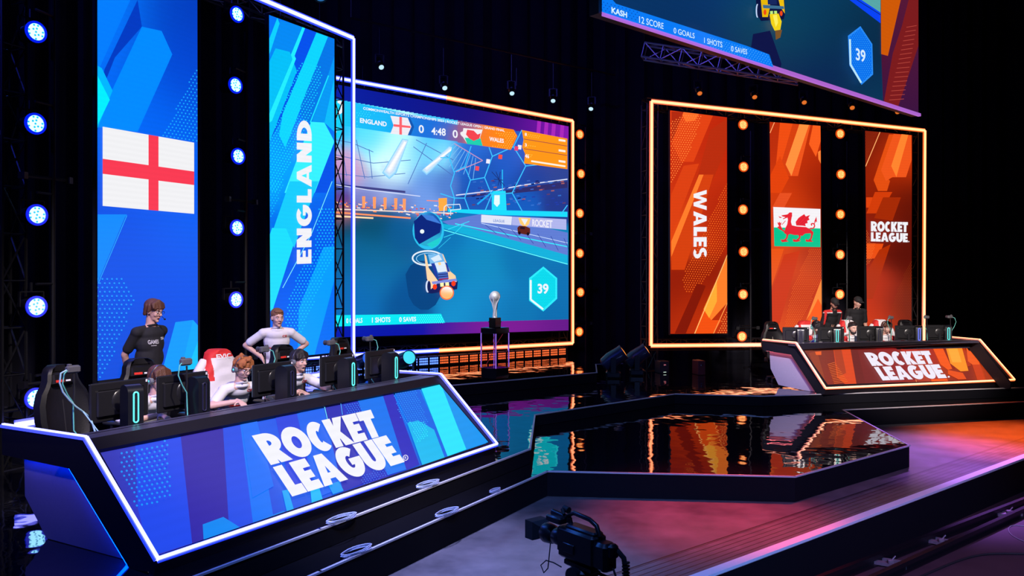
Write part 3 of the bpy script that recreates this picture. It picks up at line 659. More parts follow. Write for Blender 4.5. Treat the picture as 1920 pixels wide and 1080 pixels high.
# ball and its shadow, boost ring
d.poly([(790 + 33 * math.cos(a / 14 * 6.283) + (6 if math.sin(a / 14 * 6.283) > 0 else 0), 535 + 47 * math.sin(a / 14 * 6.283)) for a in range(14)], '#08407e')
d.disc(803, 432.5, 29.5, 35.5, '#28b4e8'); d.disc(802, 430, 26.5, 32, blobs([(785, 410, 10, '#3aa0e4'), (820, 415, 10, '#184aa8'), (800, 450, 12, '#28a0c8'), (815, 455, 8, '#2c9cd0')])); d.poly([(776, 415), (790, 402), (812, 405), (827, 420), (825, 436), (786, 458), (778, 446)], '#0c2478'); d.poly([(790, 402), (812, 405), (827, 420), (800, 412)], '#3c74d4'); d.disc(791.5, 434, 4, 4, '#f0fcff'); d.poly([(800, 458), (828, 444), (822, 458), (810, 465)], '#20c0c8')
d.line([(840, 430), (880, 415)], 1.6, '#38c8f0'); d.line([(832, 445), (852, 438), (870, 420)], 1.3, '#38c8f0'); d.line([(822, 466), (845, 445)], 1, '#30b8e8')
K = zc(740, 440, 6.75)
d.ring(802, 484, 30, 15, 3, '#e8f4ff'); d.ring(804, 485, 24, 11, 1.2, '#9ccef8')
d.poly(K((400, 560), (460, 560), (800, 590), (790, 690), (470, 745), (420, 740)), '#141c58')
for pts, c in ((((375, 240), (400, 270), (430, 420), (560, 600), (460, 690), (410, 560), (392, 400)), '#f6c8a4'), (((590, 235), (615, 250), (700, 460), (770, 520), (785, 600), (680, 580), (640, 430)), '#f4c49c'), (((420, 250), (600, 240), (650, 380), (560, 350), (450, 370)), '#74aee6'), (((455, 300), (560, 250), (600, 320), (500, 345)), '#dceeff'),
               (((460, 365), (505, 360), (560, 560), (520, 540)), '#22389c'), (((505, 355), (630, 340), (662, 465), (548, 480)), '#e2f0ff'), (((545, 355), (580, 345), (590, 380), (560, 390)), '#f8c890'), (((640, 350), (662, 360), (700, 470), (668, 470)), '#22389c'), (((545, 482), (672, 470), (684, 560), (562, 575)), '#4864bc'), (((548, 500), (674, 490), (676, 500), (550, 512)), '#1c2668'), (((552, 530), (678, 518), (680, 528), (554, 542)), '#1c2668'), (((558, 560), (682, 548), (684, 562), (562, 575)), '#a02050'),
               (((468, 595), (780, 555), (788, 590), (480, 628)), '#7c84d8'), (((575, 612), (620, 606), (622, 655), (580, 660)), '#ffeeb0'), (((640, 606), (685, 602), (690, 645), (645, 652)), '#ffeeb0')): d.poly(K(*pts), c)
for (x, y) in ((508, 660), (745, 618)): (a, b_), = K((x, y)); d.disc(a, b_, 4, 5, '#f03818')
(a, b_), = K((418, 655)); d.disc(a, b_, 4, 11.5, '#d8e4ff'); d.disc(a + 2.5, b_, 3.4, 10.5, '#182058')
(a, b_), = K((660, 735)); d.disc(a, b_, 13.5, 13.5, '#f06838'); d.disc(a, b_, 11.5, 11.5, blobs([(a, b_ - 4, 5, '#ffffff'), (a + 6, b_ + 7, 5, '#ffb060'), (a - 8, b_ + 3, 5, '#ffa870')]))
# speed badge
B5 = zc(600, 380, 2.842)
d.poly(B5((1190, 340), (1264, 402), (1264, 512), (1190, 580), (1114, 522), (1114, 402)), '#2adcf4'); d.poly(B5((1190, 352), (1254, 406), (1254, 506), (1190, 566), (1124, 516), (1124, 408)), '#08c4e0')
d.dots(B5((1190, 352), (1254, 406), (1254, 506), (1190, 566), (1124, 516), (1124, 408)), 3.2, 2.8, .8, '#18dcf0'); d.line(B5((1123, 412), (1123, 516), (1189, 568)), 3.6, '#eefcff'); d.text('39', [(1008, 532), (1028.5, 532), (1028.5, 551.5), (1008, 550.5)], .03)
d.poly(B5((60, 600), (645, 592), (667, 640), (60, 661)), '#0cd8ec'); d.dots(B5((500, 596), (645, 592), (665, 640), (500, 645)), 4, 3.4, .9, '#60f0fa')
d.text('0 GOALS', B5((140, 616), (226, 614), (226, 640), (140, 643)), .02); d.text('1 SHOTS', B5((277, 612), (375, 610), (375, 636), (277, 640)), .02); d.text('0 SAVES', B5((422, 610), (512, 608), (512, 632), (422, 636)), .02)
# top scoreboard
T1, T2 = zc(620, 140, 4.154), zc(840, 180, 4.154)
d.grad([(600, 178), (664, 192), (760, 209), (861, 226), (861, 268), (760, 253), (664, 241), (600, 232)], blobs([(640, 215, 25, '#18b8e8'), (700, 225, 25, '#18acf0'), (765, 238, 15, '#1878d8'), (800, 243, 20, '#1c68d4'), (835, 250, 10, '#4c60b8'), (860, 254, 10, '#88588c')]), 20, 10)
d.grad([(858, 226), (963, 243), (970, 255), (958, 281), (858, 267)], blobs([(858, 250, 10, '#88588c'), (880, 240, 10, '#a05c80'), (905, 262, 12, '#ec7420'), (950, 262, 20, '#f87c10')]), 14, 6)
d.text('COMMONWEALTH ESPORTS CHAMPIONSHIPS 2023 | ROCKET LEAGUE OPEN | GRAND FINAL', [(681, 200.5), (946, 242.5), (946, 248.5), (681, 207)], .02)
d.text('ENGLAND', [(675, 221), (725, 228.5), (725, 237.5), (675, 230)], .03); d.dots(T1((195, 290), (230, 280), (320, 300), (360, 300), (300, 330), (210, 330), (210, 400), (300, 420), (200, 420)), 5, 4, .9, '#40d8fc', .15)
d.poly(T1((620, 340), (650, 405), (625, 470), (600, 470), (630, 405), (605, 338)), '#1450a8'); d.poly(T1((465, 320), (600, 336), (628, 405), (600, 472), (465, 460), (490, 395)), '#f2eef6'); d.poly(T1((535, 328), (555, 331), (555, 468), (535, 466)), '#f25c68'); d.poly(T1((490, 385), (622, 400), (622, 416), (490, 404)), '#f25c68')
d.text('0', T1((686, 390), (726, 395), (726, 457), (686, 452)), .02); d.text('4:48', T1((785, 408), (896, 420), (896, 478), (785, 466)), .02); d.text('0', T1((950, 428), (990, 434), (990, 496), (950, 490)), .02)
d.poly(T2((120, 250), (270, 262), (250, 322), (270, 388), (150, 372), (110, 310)), '#f4f0f4'); d.poly(T2((130, 325), (253, 330), (270, 388), (150, 374)), '#20c0a8'); d.poly(T2((150, 262), (200, 270), (230, 300), (255, 290), (245, 330), (200, 350), (165, 330), (140, 300)), '#e8404c'); d.poly(T2((95, 285), (115, 275), (112, 318), (98, 300)), '#f4f0f4')
d.text('WALES', T2((322, 316), (435, 334), (435, 367), (322, 350)), .03); d.dots(T2((360, 290), (520, 270), (530, 320), (480, 410), (330, 390), (440, 370), (450, 330)), 4.5, 3.6, .9, '#ffc050', .1)
d.poly(T2((575, 265), (930, 332), (930, 570), (592, 525), (600, 450), (578, 400), (588, 340)), '#fa8c14'); d.line(T2((590, 335), (928, 390)), 1.2, '#8a4040'); d.line(T2((590, 410), (928, 463)), 1.2, '#8a4040'); d.line(T2((648, 507), (915, 548)), 3, '#fff8e8')
d.dots(T2((620, 285), (730, 305), (700, 330), (620, 320), (620, 370), (700, 385), (690, 400), (620, 400), (620, 440), (670, 450), (650, 480), (620, 480)), 4, 3.4, .8, '#ffcc50', .15)
d.text('8', T2((598, 286), (614, 288), (614, 312), (598, 310)), .02); d.text('3', T2((598, 368), (614, 370), (614, 394), (598, 392)), .02); d.text('46', T2((600, 450), (632, 455), (632, 486), (600, 481)), .02)
for y in (344, 425, 508): d.poly(T2((862, y - 10), (915, y - 2), (915, y + 14), (862, y + 6)), '#fff4e4')
# hexagon tally beside the left banner
for y, t in ((200, '3'), (221.5, '4'), (245, '5')): d.poly([(628, y - 14), (637, y - 10), (640, y), (637, y + 12), (628, y + 15), (612, y + 12), (610, y - 8)], '#16c4ee'); d.text(t, [(626, y - 4), (631, y - 4), (631, y + 5), (626, y + 5)], .02)
d.ring(633, 201, 12, 14, 6, '#f0f8ff', -90, 90)
d.build('display', r_, grade=(1.15, 1.22, 1.12)); hangers(r_, PC, q)

# ---- Wales banners
WZ = zc(1240, 190, 2.4)
q = [(1256.5, 207), (1363, 220), (1363.5, 625), (1257, 626)]
r_, d = panel('banner_screen', 'tall orange screen reading WALES downwards', PW, q)
d.grad([(1250, 200), (1370, 200), (1370, 630), (1250, 630)], blobs([(1265, 220, 30, '#e04a18'), (1340, 250, 40, '#b42c08'), (1290, 330, 40, '#c03810'), (1340, 400, 30, '#a82a0a'), (1280, 560, 40, '#8c2208'), (1300, 600, 30, '#c03c10'), (1270, 420, 30, '#d85018')]), 6, 22)
d.poly(WZ((190, 42), (236, 55), (145, 272), (88, 272), (45, 180), (45, 45)), '#d84c1a'); d.poly(WZ((88, 48), (172, 52), (150, 88), (110, 92)), '#ff7c3c'); d.poly(WZ((45, 45), (100, 48), (45, 190)), '#a83010')
d.dots(WZ((95, 60), (185, 62), (120, 250), (45, 370), (45, 90)), 4.6, 4.2, 1.1, '#ff9a58', .06)
d.poly(WZ((45, 420), (100, 290), (170, 280), (45, 600)), '#d24a18'); d.poly(WZ((220, 130), (298, 75), (298, 200), (140, 560), (100, 560)), '#b03410'); d.poly(WZ((170, 330), (190, 330), (45, 700), (45, 630)), '#f68c40'); d.poly(WZ((190, 330), (235, 330), (105, 758), (45, 758), (45, 700)), '#cc4a14')
d.dots(WZ((298, 350), (298, 640), (165, 862), (110, 862), (92, 800), (240, 480)), 4.6, 4.2, 1.1, '#e87830', .06)
d.poly(WZ((60, 1045), (160, 820), (200, 830), (110, 1045)), '#7c1c08'); d.poly(WZ((298, 700), (298, 905), (225, 985), (190, 935), (255, 790)), '#f89040'); d.poly(WZ((190, 935), (225, 985), (270, 985), (235, 1045), (148, 1045)), '#e85c1c'); d.poly(WZ((190, 935), (250, 800), (250, 900), (215, 975)), '#ffc050'); d.line(WZ((150, 1045), (298, 690)), 1.6, '#ffd8a0'); d.dots(WZ((298, 940), (298, 1045), (245, 1045)), 4.6, 4.2, 1.1, '#ffa860'); d.line(WZ((298, 905), (235, 1045)), 1.5, '#ffb070')
d.glyphs('WALES', [(1325, 356), (1325, 484.5), (1300.5, 484.5), (1300.5, 356)], .30, .07)
d.build('display', r_, grade=(1.15, .8, .45)); hangers(r_, PW, q)
D6 = zc(1200, 0, 2.6667); D7 = zc(1420, 370, 5.684); D8 = zc(1200, 380, 2.6667)
q = [(1443, 228.5), (1538.5, 236), (1541, 626.5), (1448, 627)]
r_, d = panel('banner_screen', 'tall orange screen showing the red dragon flag', PW, q)
d.grad([(1440, 220), (1545, 220), (1545, 645), (1440, 645)], blobs([(1455, 260, 30, '#b03410'), (1500, 300, 30, '#c03c10'), (1530, 330, 30, '#8c2008'), (1470, 360, 30, '#c84414'), (1470, 500, 30, '#d0501c'), (1480, 560, 30, '#b03008'), (1460, 600, 30, '#d85820'), (1520, 480, 20, '#a43418')]), 6, 22)
d.poly(D6((800, 612), (855, 616), (790, 880), (750, 880)), '#e4602a'); d.poly(D6((700, 612), (770, 612), (705, 860), (680, 825)), '#e4581c'); d.poly(D6((765, 612), (805, 614), (750, 880), (705, 880), (695, 855)), '#cc4818'); d.poly(D6((800, 612), (848, 615), (757, 880), (728, 822)), '#ffa258'); d.poly(D6((865, 625), (905, 628), (905, 700), (880, 785), (845, 720)), '#ee6a2c'); d.poly(D6((700, 780), (745, 890), (705, 965), (650, 965), (650, 880)), '#d84c12'); d.line(D6((672, 612), (650, 665)), 1.3, '#ffc8a0'); d.poly(D6((890, 760), (905, 750), (905, 820), (892, 795)), '#ff9450')
d.poly(D6((700, 965), (760, 965), (720, 1040), (660, 1040)), '#dc5a30')
d.poly(D8((655, 230), (720, 230), (655, 430)), '#e0601c'); d.poly(D8((720, 260), (800, 240), (700, 600), (660, 640), (655, 600), (655, 450)), '#c43c10'); d.dots(D8((850, 230), (910, 225), (910, 370), (800, 610), (720, 640), (760, 430)), 3.6, 3.3, .85, '#e87838', 0)
d.poly(D8((910, 375), (910, 520), (890, 480), (850, 560), (830, 590)), '#ff9c50'); d.poly(D8((890, 480), (912, 520), (912, 600), (830, 600), (860, 540)), '#f06820')
fl = D7((170, 103), (672, 124), (673, 531), (181, 521)); d.poly(fl, '#f8f4f8')
d.poly([quadmap(fl, 0, .515), quadmap(fl, 1, .505), fl[2], fl[3]], '#08dcc4')
RED = '#dc2c4c'
for p in (((318, 200), (368, 200), (358, 260), (368, 298), (420, 310), (520, 318), (565, 340), (598, 372), (594, 402), (578, 408), (568, 382), (510, 386), (478, 412), (440, 402), (395, 402), (350, 390), (322, 404), (285, 380), (298, 330), (318, 290), (326, 240)),
          ((255, 192), (320, 182), (345, 160), (370, 162), (370, 205), (350, 228), (322, 215), (275, 234), (272, 226), (300, 212), (268, 204)), ((222, 200), (240, 206), (268, 216), (240, 220)),
          ((415, 300), (408, 262), (440, 218), (500, 178), (516, 204), (562, 188), (545, 215), (556, 240), (530, 250), (538, 274), (510, 282), (516, 308), (480, 302)),
          ((603, 266), (629, 204), (636, 268), (620, 252)), ((212, 262), (226, 272), (238, 258), (244, 275), (258, 264), (252, 292), (236, 312), (222, 292)), ((212, 318), (232, 306), (262, 350), (240, 345)),
          ((248, 448), (270, 452), (300, 450), (334, 470), (300, 474), (262, 478)), ((378, 444), (410, 452), (440, 452), (466, 464), (420, 475), (384, 472)), ((514, 444), (540, 454), (562, 450), (597, 472), (560, 474), (518, 472))): d.poly(D7(*p), RED)
for p, w_ in (([(560, 332), (598, 330), (612, 306), (604, 282), (582, 278), (572, 290), (584, 300)], 2.3), ([(604, 284), (618, 262), (620, 240)], 1.6), ([(302, 372), (262, 345), (238, 298)], 2.6), ([(320, 398), (314, 435), (290, 458)], 3), ([(445, 398), (456, 428), (420, 460)], 3), ([(582, 392), (574, 440), (548, 460)], 3.2), ([(262, 292), (300, 250)], 1.2)): d.line(D7(*p), w_, RED)
for p in (((430, 290), (500, 200)), ((450, 295), (535, 215)), ((470, 298), (535, 250))): d.line(D7(*p), .5, '#b02040')
d.build('display', r_, grade=(1.15, .8, .5)); hangers(r_, PW, q)
q = [(1622, 245), (1710, 253.5), (1709, 630), (1626, 634)]
r_, d = panel('banner_screen', 'orange screen with the small white ROCKET LEAGUE wordmark, nearest the amber frame end', PW, q)
d.grad([(1620, 240), (1712, 240), (1712, 640), (1620, 640)], blobs([(1635, 270, 30, '#6c1c10'), (1680, 300, 30, '#b43810'), (1650, 350, 30, '#8c2408'), (1690, 380, 30, '#5c160c'), (1640, 430, 25, '#8a2414'), (1690, 470, 30, '#561410'), (1640, 540, 25, '#b83410'), (1690, 570, 30, '#6c1c08'), (1640, 600, 25, '#c43c10')]), 6, 22)
d.poly(D6((1245, 672), (1275, 672), (1230, 905), (1205, 850), (1250, 905), (1235, 955), (1190, 955), (1168, 900)), '#d8581c'); d.poly(D6((1268, 670), (1356, 676), (1358, 800), (1330, 886), (1262, 886), (1230, 905), (1205, 850)), '#e4602a'); d.poly(D6((1308, 670), (1342, 672), (1282, 885), (1256, 830)), '#ff9244'); d.line(D6((1128, 832), (1200, 660)), 1.4, '#ffc898'); d.dots(D6((1130, 660), (1190, 660), (1130, 800)), 3, 2.8, .6, '#a04828')
d.poly(D6((1175, 960), (1262, 960), (1200, 1067), (1132, 1067)), '#c84412'); d.poly(D7((1160, 110), (1160, 0), (1230, 0), (1190, 110)), '#d44c18'); d.poly(D7((1340, 0), (1530, 0), (1440, 250), (1245, 222)), '#9c300c')
d.poly(D7((1165, 490), (1345, 495), (1290, 650), (1165, 655)), '#e0581c'); d.dots(D7((1165, 330), (1210, 480), (1260, 490), (1200, 700), (1165, 720)), 2.8, 2.6, .6, '#ff9a58'); d.poly(D7((1165, 800), (1300, 560), (1420, 500), (1230, 1080), (1165, 1080)), '#a83408'); d.dots(D8((1358, 280), (1358, 600), (1230, 620), (1290, 430)), 3.4, 3.1, .6, '#94501c')
d.glyphs('ROCKET', [(1633, 415), (1702.4, 416.5), (1702, 435.3), (1633, 433.8)], .34, .03); d.glyphs('LEAGUE', [(1633, 435.5), (1702, 437.5), (1702, 454.3), (1633, 452.5)], .34, .03); d.disc(1704, 453, 1, 1.2, '#f4f4fa', 8)
d.build('display', r_, grade=(1.15, .82, .5)); hangers(r_, PW, q)

# ---- overhead relay screen on the right
c0 = at_depth(1722, 214, 15.0); dirO = Vector((math.sin(math.radians(47.8)), math.cos(math.radians(47.8)), 0))
PO = Plane((c0.x - dirO.x * 12, c0.y - dirO.y * 12), (c0.x, c0.y))
def proj(p): return (CX + F * p.x / p.y, HZ - F * (p.z - HC) / p.y)
q3 = [c0 - dirO * 8.6 + Z0 * 4.2, c0 + Z0 * 4.2, c0.copy(), c0 - dirO * 8.6]; q = [proj(p) for p in q3]
r_, d = panel('relay_screen', 'large screen hung overhead at upper right showing the same match with a yellow car', PO, q, base=0.0, depth=0.14)
d.grad([(700, -900), (1730, -900), (1730, 220), (700, 220)], blobs([(1200, -40, 90, '#0a3460'), (1250, 30, 60, '#082e5c'), (1440, 60, 50, '#0a5060'), (1540, 40, 70, '#083c58'), (1420, 120, 60, '#161650'), (1560, 150, 60, '#0a1c50'), (1620, 190, 40, '#0a3c58'), (1640, 60, 50, '#0a2840'), (1300, -300, 200, '#0a3c80')]), 40, 40)
O2 = zc(1380, 0, 4.694); O1 = zc(1050, 0, 5.486)
d.poly(O2((1000, 0), (1060, -40), (1272, 100), (1272, 205)), '#0a44f6'); d.poly(O2((1060, -30), (1272, -60), (1272, 110)), '#58a8a8'); d.line(O2((1050, -10), (1272, 130)), 1.4, '#0a2870')
d.poly(O2((1272, -1300), (1640, -1300), (1640, 1030), (1295, 905), (1280, 500)), blobs([(1660, 0, 30, '#7c2010'), (1700, 20, 30, '#8a2616'), (1670, 130, 25, '#4c1436'), (1700, 180, 25, '#3c1440'), (1715, 100, 20, '#6c1c28')]))
d.poly(O2((1380, 470), (1460, 230), (1540, -80), (1640, -80), (1640, 300), (1420, 960), (1300, 905)), '#7c1c1e'); d.poly(O2((1272, -600), (1600, -600), (1450, 0), (1337, 492), (1278, 476)), '#d05a08')
for i in range(17): a = O2((1500 - i * 9.5, 240 + i * 40))[0]; b_ = O2((1590 - i * 7, 225 + i * 40 + (i > 8) * 6))[0]; d.line([a, b_], .9, '#c04c40')
d.poly(O2((150, 300), (300, 270), (400, 560), (390, 620), (330, 590), (300, 485), (130, 430)), '#101648')
for pts, c in ((((170, -150), (420, -160), (432, 120), (420, 170), (220, 185), (180, 120)), '#0c1440'), (((205, -150), (290, -150), (300, 60), (280, 150), (232, 150)), '#e8b808'), (((340, -150), (410, -150), (425, 60), (430, 120), (390, 60)), '#f0c010'), (((270, -150), (350, -150), (360, 40), (280, 40)), '#182860'), (((235, 42), (420, 55), (424, 80), (240, 72)), '#3c6c90'), (((300, 98), (325, 96), (325, 125), (302, 128)), '#c0f080'), (((335, 96), (360, 96), (362, 122), (338, 125)), '#c0f080'), (((295, 125), (375, 120), (402, 190), (390, 262), (340, 270), (310, 210)), '#f4d418'), (((325, 135), (360, 130), (370, 200), (350, 240)), '#fff060'), (((345, 270), (405, 262), (390, 330), (350, 350)), '#7c5428')): d.poly(O2(*pts), c)
for x, y in ((255, 108), (398, 118)): (a, b_), = O2((x, y)); d.disc(a, b_, 2.6, 5, '#f04818')
(a, b_), = O2((188, 95)); d.disc(a, b_, 3, 13, '#c8dcff'); d.disc(a + 1.6, b_, 2.2, 12, '#101840')
hx = O2((1095, 230), (1200, 388), (1207, 655), (1105, 747), (998, 575), (985, 315)); d.poly(hx, '#2a8cf8'); hx2 = O2((1095, 248), (1190, 395), (1196, 645), (1105, 728), (1008, 565), (997, 325)); d.poly(hx2, '#0a70ee'); d.dots(hx2, 4, 3.6, .8, '#3aa8f8'); d.line(O2((1003, 345), (1008, 568), (1102, 728)), 3.6, '#bce8f8'); d.text('39', O2((1054, 420), (1140, 445), (1138, 552), (1056, 528)), .02, '#d8f0ff')
d.poly([(1060, -12), (1118, -20), (1119, 22), (1050, 0)], '#2c12b0'); d.poly([(1118, -40), (1140, -10), (1155, 7), (1400, 86), (1442, 102), (1450.5, 127), (1118, 20.5)], '#0a7cf8')
d.dots([(1118, 0), (1150, 5), (1200, 20), (1200, 40), (1118, 18)], 7, 5, 1.3, '#0a58c8', .3); d.dots([(1330, 66), (1442, 103), (1449, 124), (1330, 88)], 5, 4, 1, '#48a8fc', .3)
d.text('KASH', O1((530, 70), (690, 125), (690, 185), (530, 135)), .03, '#d8f4ff'); d.text('12 SCORE', O1((815, 165), (1065, 238), (1065, 300), (815, 235)), .005, '#d8f4ff'); d.text('0 GOALS', O1((1170, 282), (1385, 342), (1385, 398), (1170, 340)), .005, '#d8f4ff'); d.text('1 SHOTS', O1((1483, 385), (1670, 432), (1670, 490), (1483, 442)), .005, '#d8f4ff'); d.text('0 SAVES', O1((1760, 470), (1925, 508), (1925, 560), (1760, 528)), .005, '#d8f4ff')
d.build('display', r_, grade=(1, 1, 1))
b = MB(); b.bar(q3[3] + PO.n * .02 - Z0 * .02, q3[2] + PO.n * .02 - Z0 * .02, .05, .05); b.build('edge_strip', [mat('violet_lit_edge', (.3, .2, .4), .5, emit=(0.42, 0.13, 0.62))], r_, smooth=False, world=True, label='violet glowing lower edge')
for t in (1.2, 4.3, 7.4):
    b = MB(); p = c0 - dirO * t + Z0 * 4.2 - PO.n * .07; b.cyl(p, p + Z0 * 2.5, .015, n=6); b.build('hanging_cable', [BLKM], r_, world=True)
# ------------------------------------------------------------------ stage lamps
LENS_B = mat('blue_white_lamp_lens', (.2, .2, .2), .3, emit=(0.9, 2.4, 3.6)); CELL_B = mat('cyan_lamp_cell', (.2, .2, .2), .3, emit=(0.02, 0.55, 1.0)); RIM_GLOW_B = mat('blue_lamp_glow_rim', (.05, .05, .2), .4, emit=(0.0, 0.012, 0.85))
LENS_O = mat('amber_lamp_lens', (.3, .2, .1), .3, emit=(2.2, 0.72, 0.2)); CELL_O = mat('orange_lamp_cell', (.3, .2, .1), .3, emit=(1.0, 0.32, 0.05)); RIM_GLOW_O = mat('orange_lamp_glow_rim', (.2, .05, .02), .4, emit=(0.7, 0.06, 0.0))
def make_par(name, label, r, lens, cell, rim):
    t = thing(name, label, 'stage light')
    b = MB(); b.lathe([(r * .45, -.26), (r * .8, -.24), (r * .95, -.12), (r * 1.12, -.02), (r * 1.12, .012), (r * 1.02, .012), (r * 1.0, -.005)], axis=(0, 1, 0), n=20); b.build('housing', [BLKM], t)
    b = MB(); b.cyl((0, -.012, 0), (0, .004, 0), r * .94, n=24); b.mi = 1
    for k, rr in ((1, 0), (6, .38), (11, .74)):
        for i in range(k):
            if (i * 7 + k) % 3 == 0 and k > 1: continue
            a = 2 * math.pi * i / k + k; b.cyl((r * rr * math.cos(a), .004, r * rr * math.sin(a)), (r * rr * math.cos(a), .007, r * rr * math.sin(a)), r * .12, n=7)
    b.build('lens', [lens, cell], t, smooth=False)
    b = MB(); b.lathe([(r * .9, 0), (r * 1.16, -.002), (r * 1.16, .014), (r * .9, .018), (r * .9, 0)], axis=(0, 1, 0), n=24); b.build('lens_glow_rim', [rim], t)  # emissive rim stands in for the glow round the lens
    b = MB()
    for s_ in (-1, 1): b.bar((s_ * r * 1.25, -.1, 0), (s_ * r * 1.25, -.1, r * 1.6), .012, .04, (0, 1, 0))
    b.bar((-r * 1.25, -.1, r * 1.6), (r * 1.25, -.1, r * 1.6), .012, .04, (0, 1, 0)); b.cyl((0, -.1, r * 1.6), (0, -.1, r * 1.6 + .1), .015, n=6); b.build('yoke', [BLKM], t)
    return t
def lamp_column(plane, pxs, proto, labels, group, off, pipe_label, ztop=5.7):
    ps = []
    for k, (px, py) in enumerate(pxs):
        p = plane.shift(off).hit(px, py); o = copy_tree(proto)
        d = (Vector((0, 0, HC)) - p).normalized() * .2 + plane.n * .8
        o.matrix_basis = Matrix.Translation(p) @ Matrix.Rotation(rz_of(d), 4, 'Z'); o['label'] = labels[k]; o['group'] = group; ps.append(p)
    x = sum((p.x for p in ps)) / len(ps); y = sum((p.y for p in ps)) / len(ps); c = Vector((x, y, 0)) - plane.n * .06 + plane.u * .24
    t = thing('lighting_pipe', pipe_label, 'pipe', c, rz_of(plane.n)); b = MB()
    b.cyl(c, c + Z0 * ztop, .024, n=8); b.build('upright', [BLKM], t, world=True)
    b = MB(); b.cyl(c, c + Z0 * .02, .16, n=16); b.build('base_plate', [BLKM], t, world=True)
    for p in ps:
        b = MB(); z = p.z + .24; b.cyl((c.x, c.y, z), (p.x, p.y, z) , .014, n=6); b.build('side_arm', [BLKM], t, world=True)
    for zz in (.9, 3.1):
        b = MB(); b.cyl(c + Z0 * zz - plane.u * .36, c + Z0 * zz + plane.u * .2, .02, n=6)
        for k in (-1, 1): b.box(c + Z0 * zz + plane.u * (.18 if k > 0 else -.34), (.07, .07, .07))
        b.build('cross_bar', [BLKM], t, world=True)
pb = make_par('stage_light', 'blue lamp', .098, LENS_B, CELL_B, RIM_GLOW_B); po = make_par('stage_light', 'amber lamp', .098, LENS_O, CELL_O, RIM_GLOW_O)
ordn = ['topmost', 'second from the top', 'third from the top', 'fourth from the top', 'fifth from the top', 'lowest']
def labs(n, txt): return ['%s, %s' % (txt, ordn[k] if k < n - 1 else 'lowest') for k in range(n)]
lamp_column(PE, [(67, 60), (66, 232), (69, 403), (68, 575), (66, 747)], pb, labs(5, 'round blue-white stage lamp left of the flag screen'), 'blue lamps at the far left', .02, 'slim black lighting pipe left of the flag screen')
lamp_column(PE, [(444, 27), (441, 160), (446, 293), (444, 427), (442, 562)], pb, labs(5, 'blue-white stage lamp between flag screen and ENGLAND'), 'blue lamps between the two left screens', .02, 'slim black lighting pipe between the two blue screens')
lamp_column(Plane((1.7, 20.1), (3.0, 21.1)), [(1087, 252), (1089, 326), (1087, 400), (1087, 475), (1088, 548), (1086, 622)], po, labs(6, 'round amber stage lamp right of the game screen'), 'amber lamps beside the game screen', .02, 'slim black lighting pipe right of the game screen')
lamp_column(PW, [(1393, 234), (1394, 313), (1393, 393), (1394, 472), (1393, 552), (1391, 631)], po, labs(6, 'amber stage lamp between WALES and dragon flag screens'), 'amber lamps in the first gap', .02, 'slim black lighting pipe right of the WALES screen', 5.3)
lamp_column(PW, [(1575, 251), (1576.5, 327), (1575.5, 402), (1575, 477.5), (1574.5, 552)], po, labs(5, 'amber stage lamp between dragon flag and wordmark screens'), 'amber lamps in the second gap', .02, 'slim black lighting pipe left of the wordmark screen', 5.2)
for o in (pb, po):
    for c in list(o.children): bpy.data.objects.remove(c)
    bpy.data.objects.remove(o)
# small profile spots hung above the frames
def profile(px, py, Y, aim, lens, label, group, r=.055):
    p = at_depth(px, py, Y); t = thing('profile_spotlight', label, 'spotlight', p, 0, group); d = (Vector(aim) - p).normalized()
    b = MB(); b.lathe([(r * .6, -.38), (r * 1.2, -.36), (r * 1.3, -.16), (r * .95, -.14), (r * .95, -.03), (r * 1.2, -.02), (r * 1.2, .015), (r, .015), (r, 0)], c=p, axis=d, n=16); b.build('barrel', [BLKM], t, world=True)
    b = MB(); b.lathe([(.001, .012), (r * .5, .01), (r * .95, .0), (r * .95, -.01), (.001, -.012)], c=p, axis=d, n=16); b.build('lens', [lens], t, world=True)
    s_ = d.cross(Z0).normalized(); m = p - d * .2; b = MB()
    for k in (-1, 1): b.bar(m + s_ * k * r * 1.5, m + s_ * k * r * 1.5 + Z0 * .17, .03, .01, d)
    b.bar(m - s_ * r * 1.5 + Z0 * .17, m + s_ * r * 1.5 + Z0 * .17, .03, .01); b.cyl(m + Z0 * .17, m + Z0 * .75, .014, n=6); b.build('yoke', [BLKM], t, world=True)
    return m + Z0 * .75
WL = mat('cool_white_lens', (.3, .3, .3), .2, emit=(0.55, 0.85, 1.0)); AL = mat('dim_amber_lens', (.3, .2, .1), .2, emit=(0.75, 0.16, 0.015))
tops = []
for k, (px, py, lb) in enumerate([(715, 126, 'small cool white spotlight over the blue end of the middle frame'), (834, 165, 'small cool white spotlight above the point where the strip turns amber'), (960, 175, 'small cool white spotlight, third from the left of five over the middle frame'), (1037, 189, 'small cool white spotlight above the amber upper right corner of the middle frame'), (1108, 204, 'small cool white spotlight over the dark gap right of the middle frame')]):
    tops.append(profile(px, py, 16.6 + k * .7, (0.5, 9 + k, 0), WL, lb, 'cool white spotlights over the middle frame'))
for k, (px, py) in enumerate([(1312, 175), (1415, 182), (1508, 192), (1598, 202), (1683, 210)]):
    tops.append(profile(px, py, 17.4 + k * .45, (4 + k * .6, 12, 1), AL, 'small amber spotlight hung over the right frame, %s from its left end' % ['first', 'second', 'third', 'fourth', 'fifth'][k], 'amber spotlights over the right frame'))
tops.append(profile(601, -6, 12.5, (-1.5, 8, 0), mat('blue_glass_lens', (.02, .1, .3), .1, emit=(0.02, 0.12, 0.3)), 'single dim blue spotlight over the top corner of the left frame', None, .085))
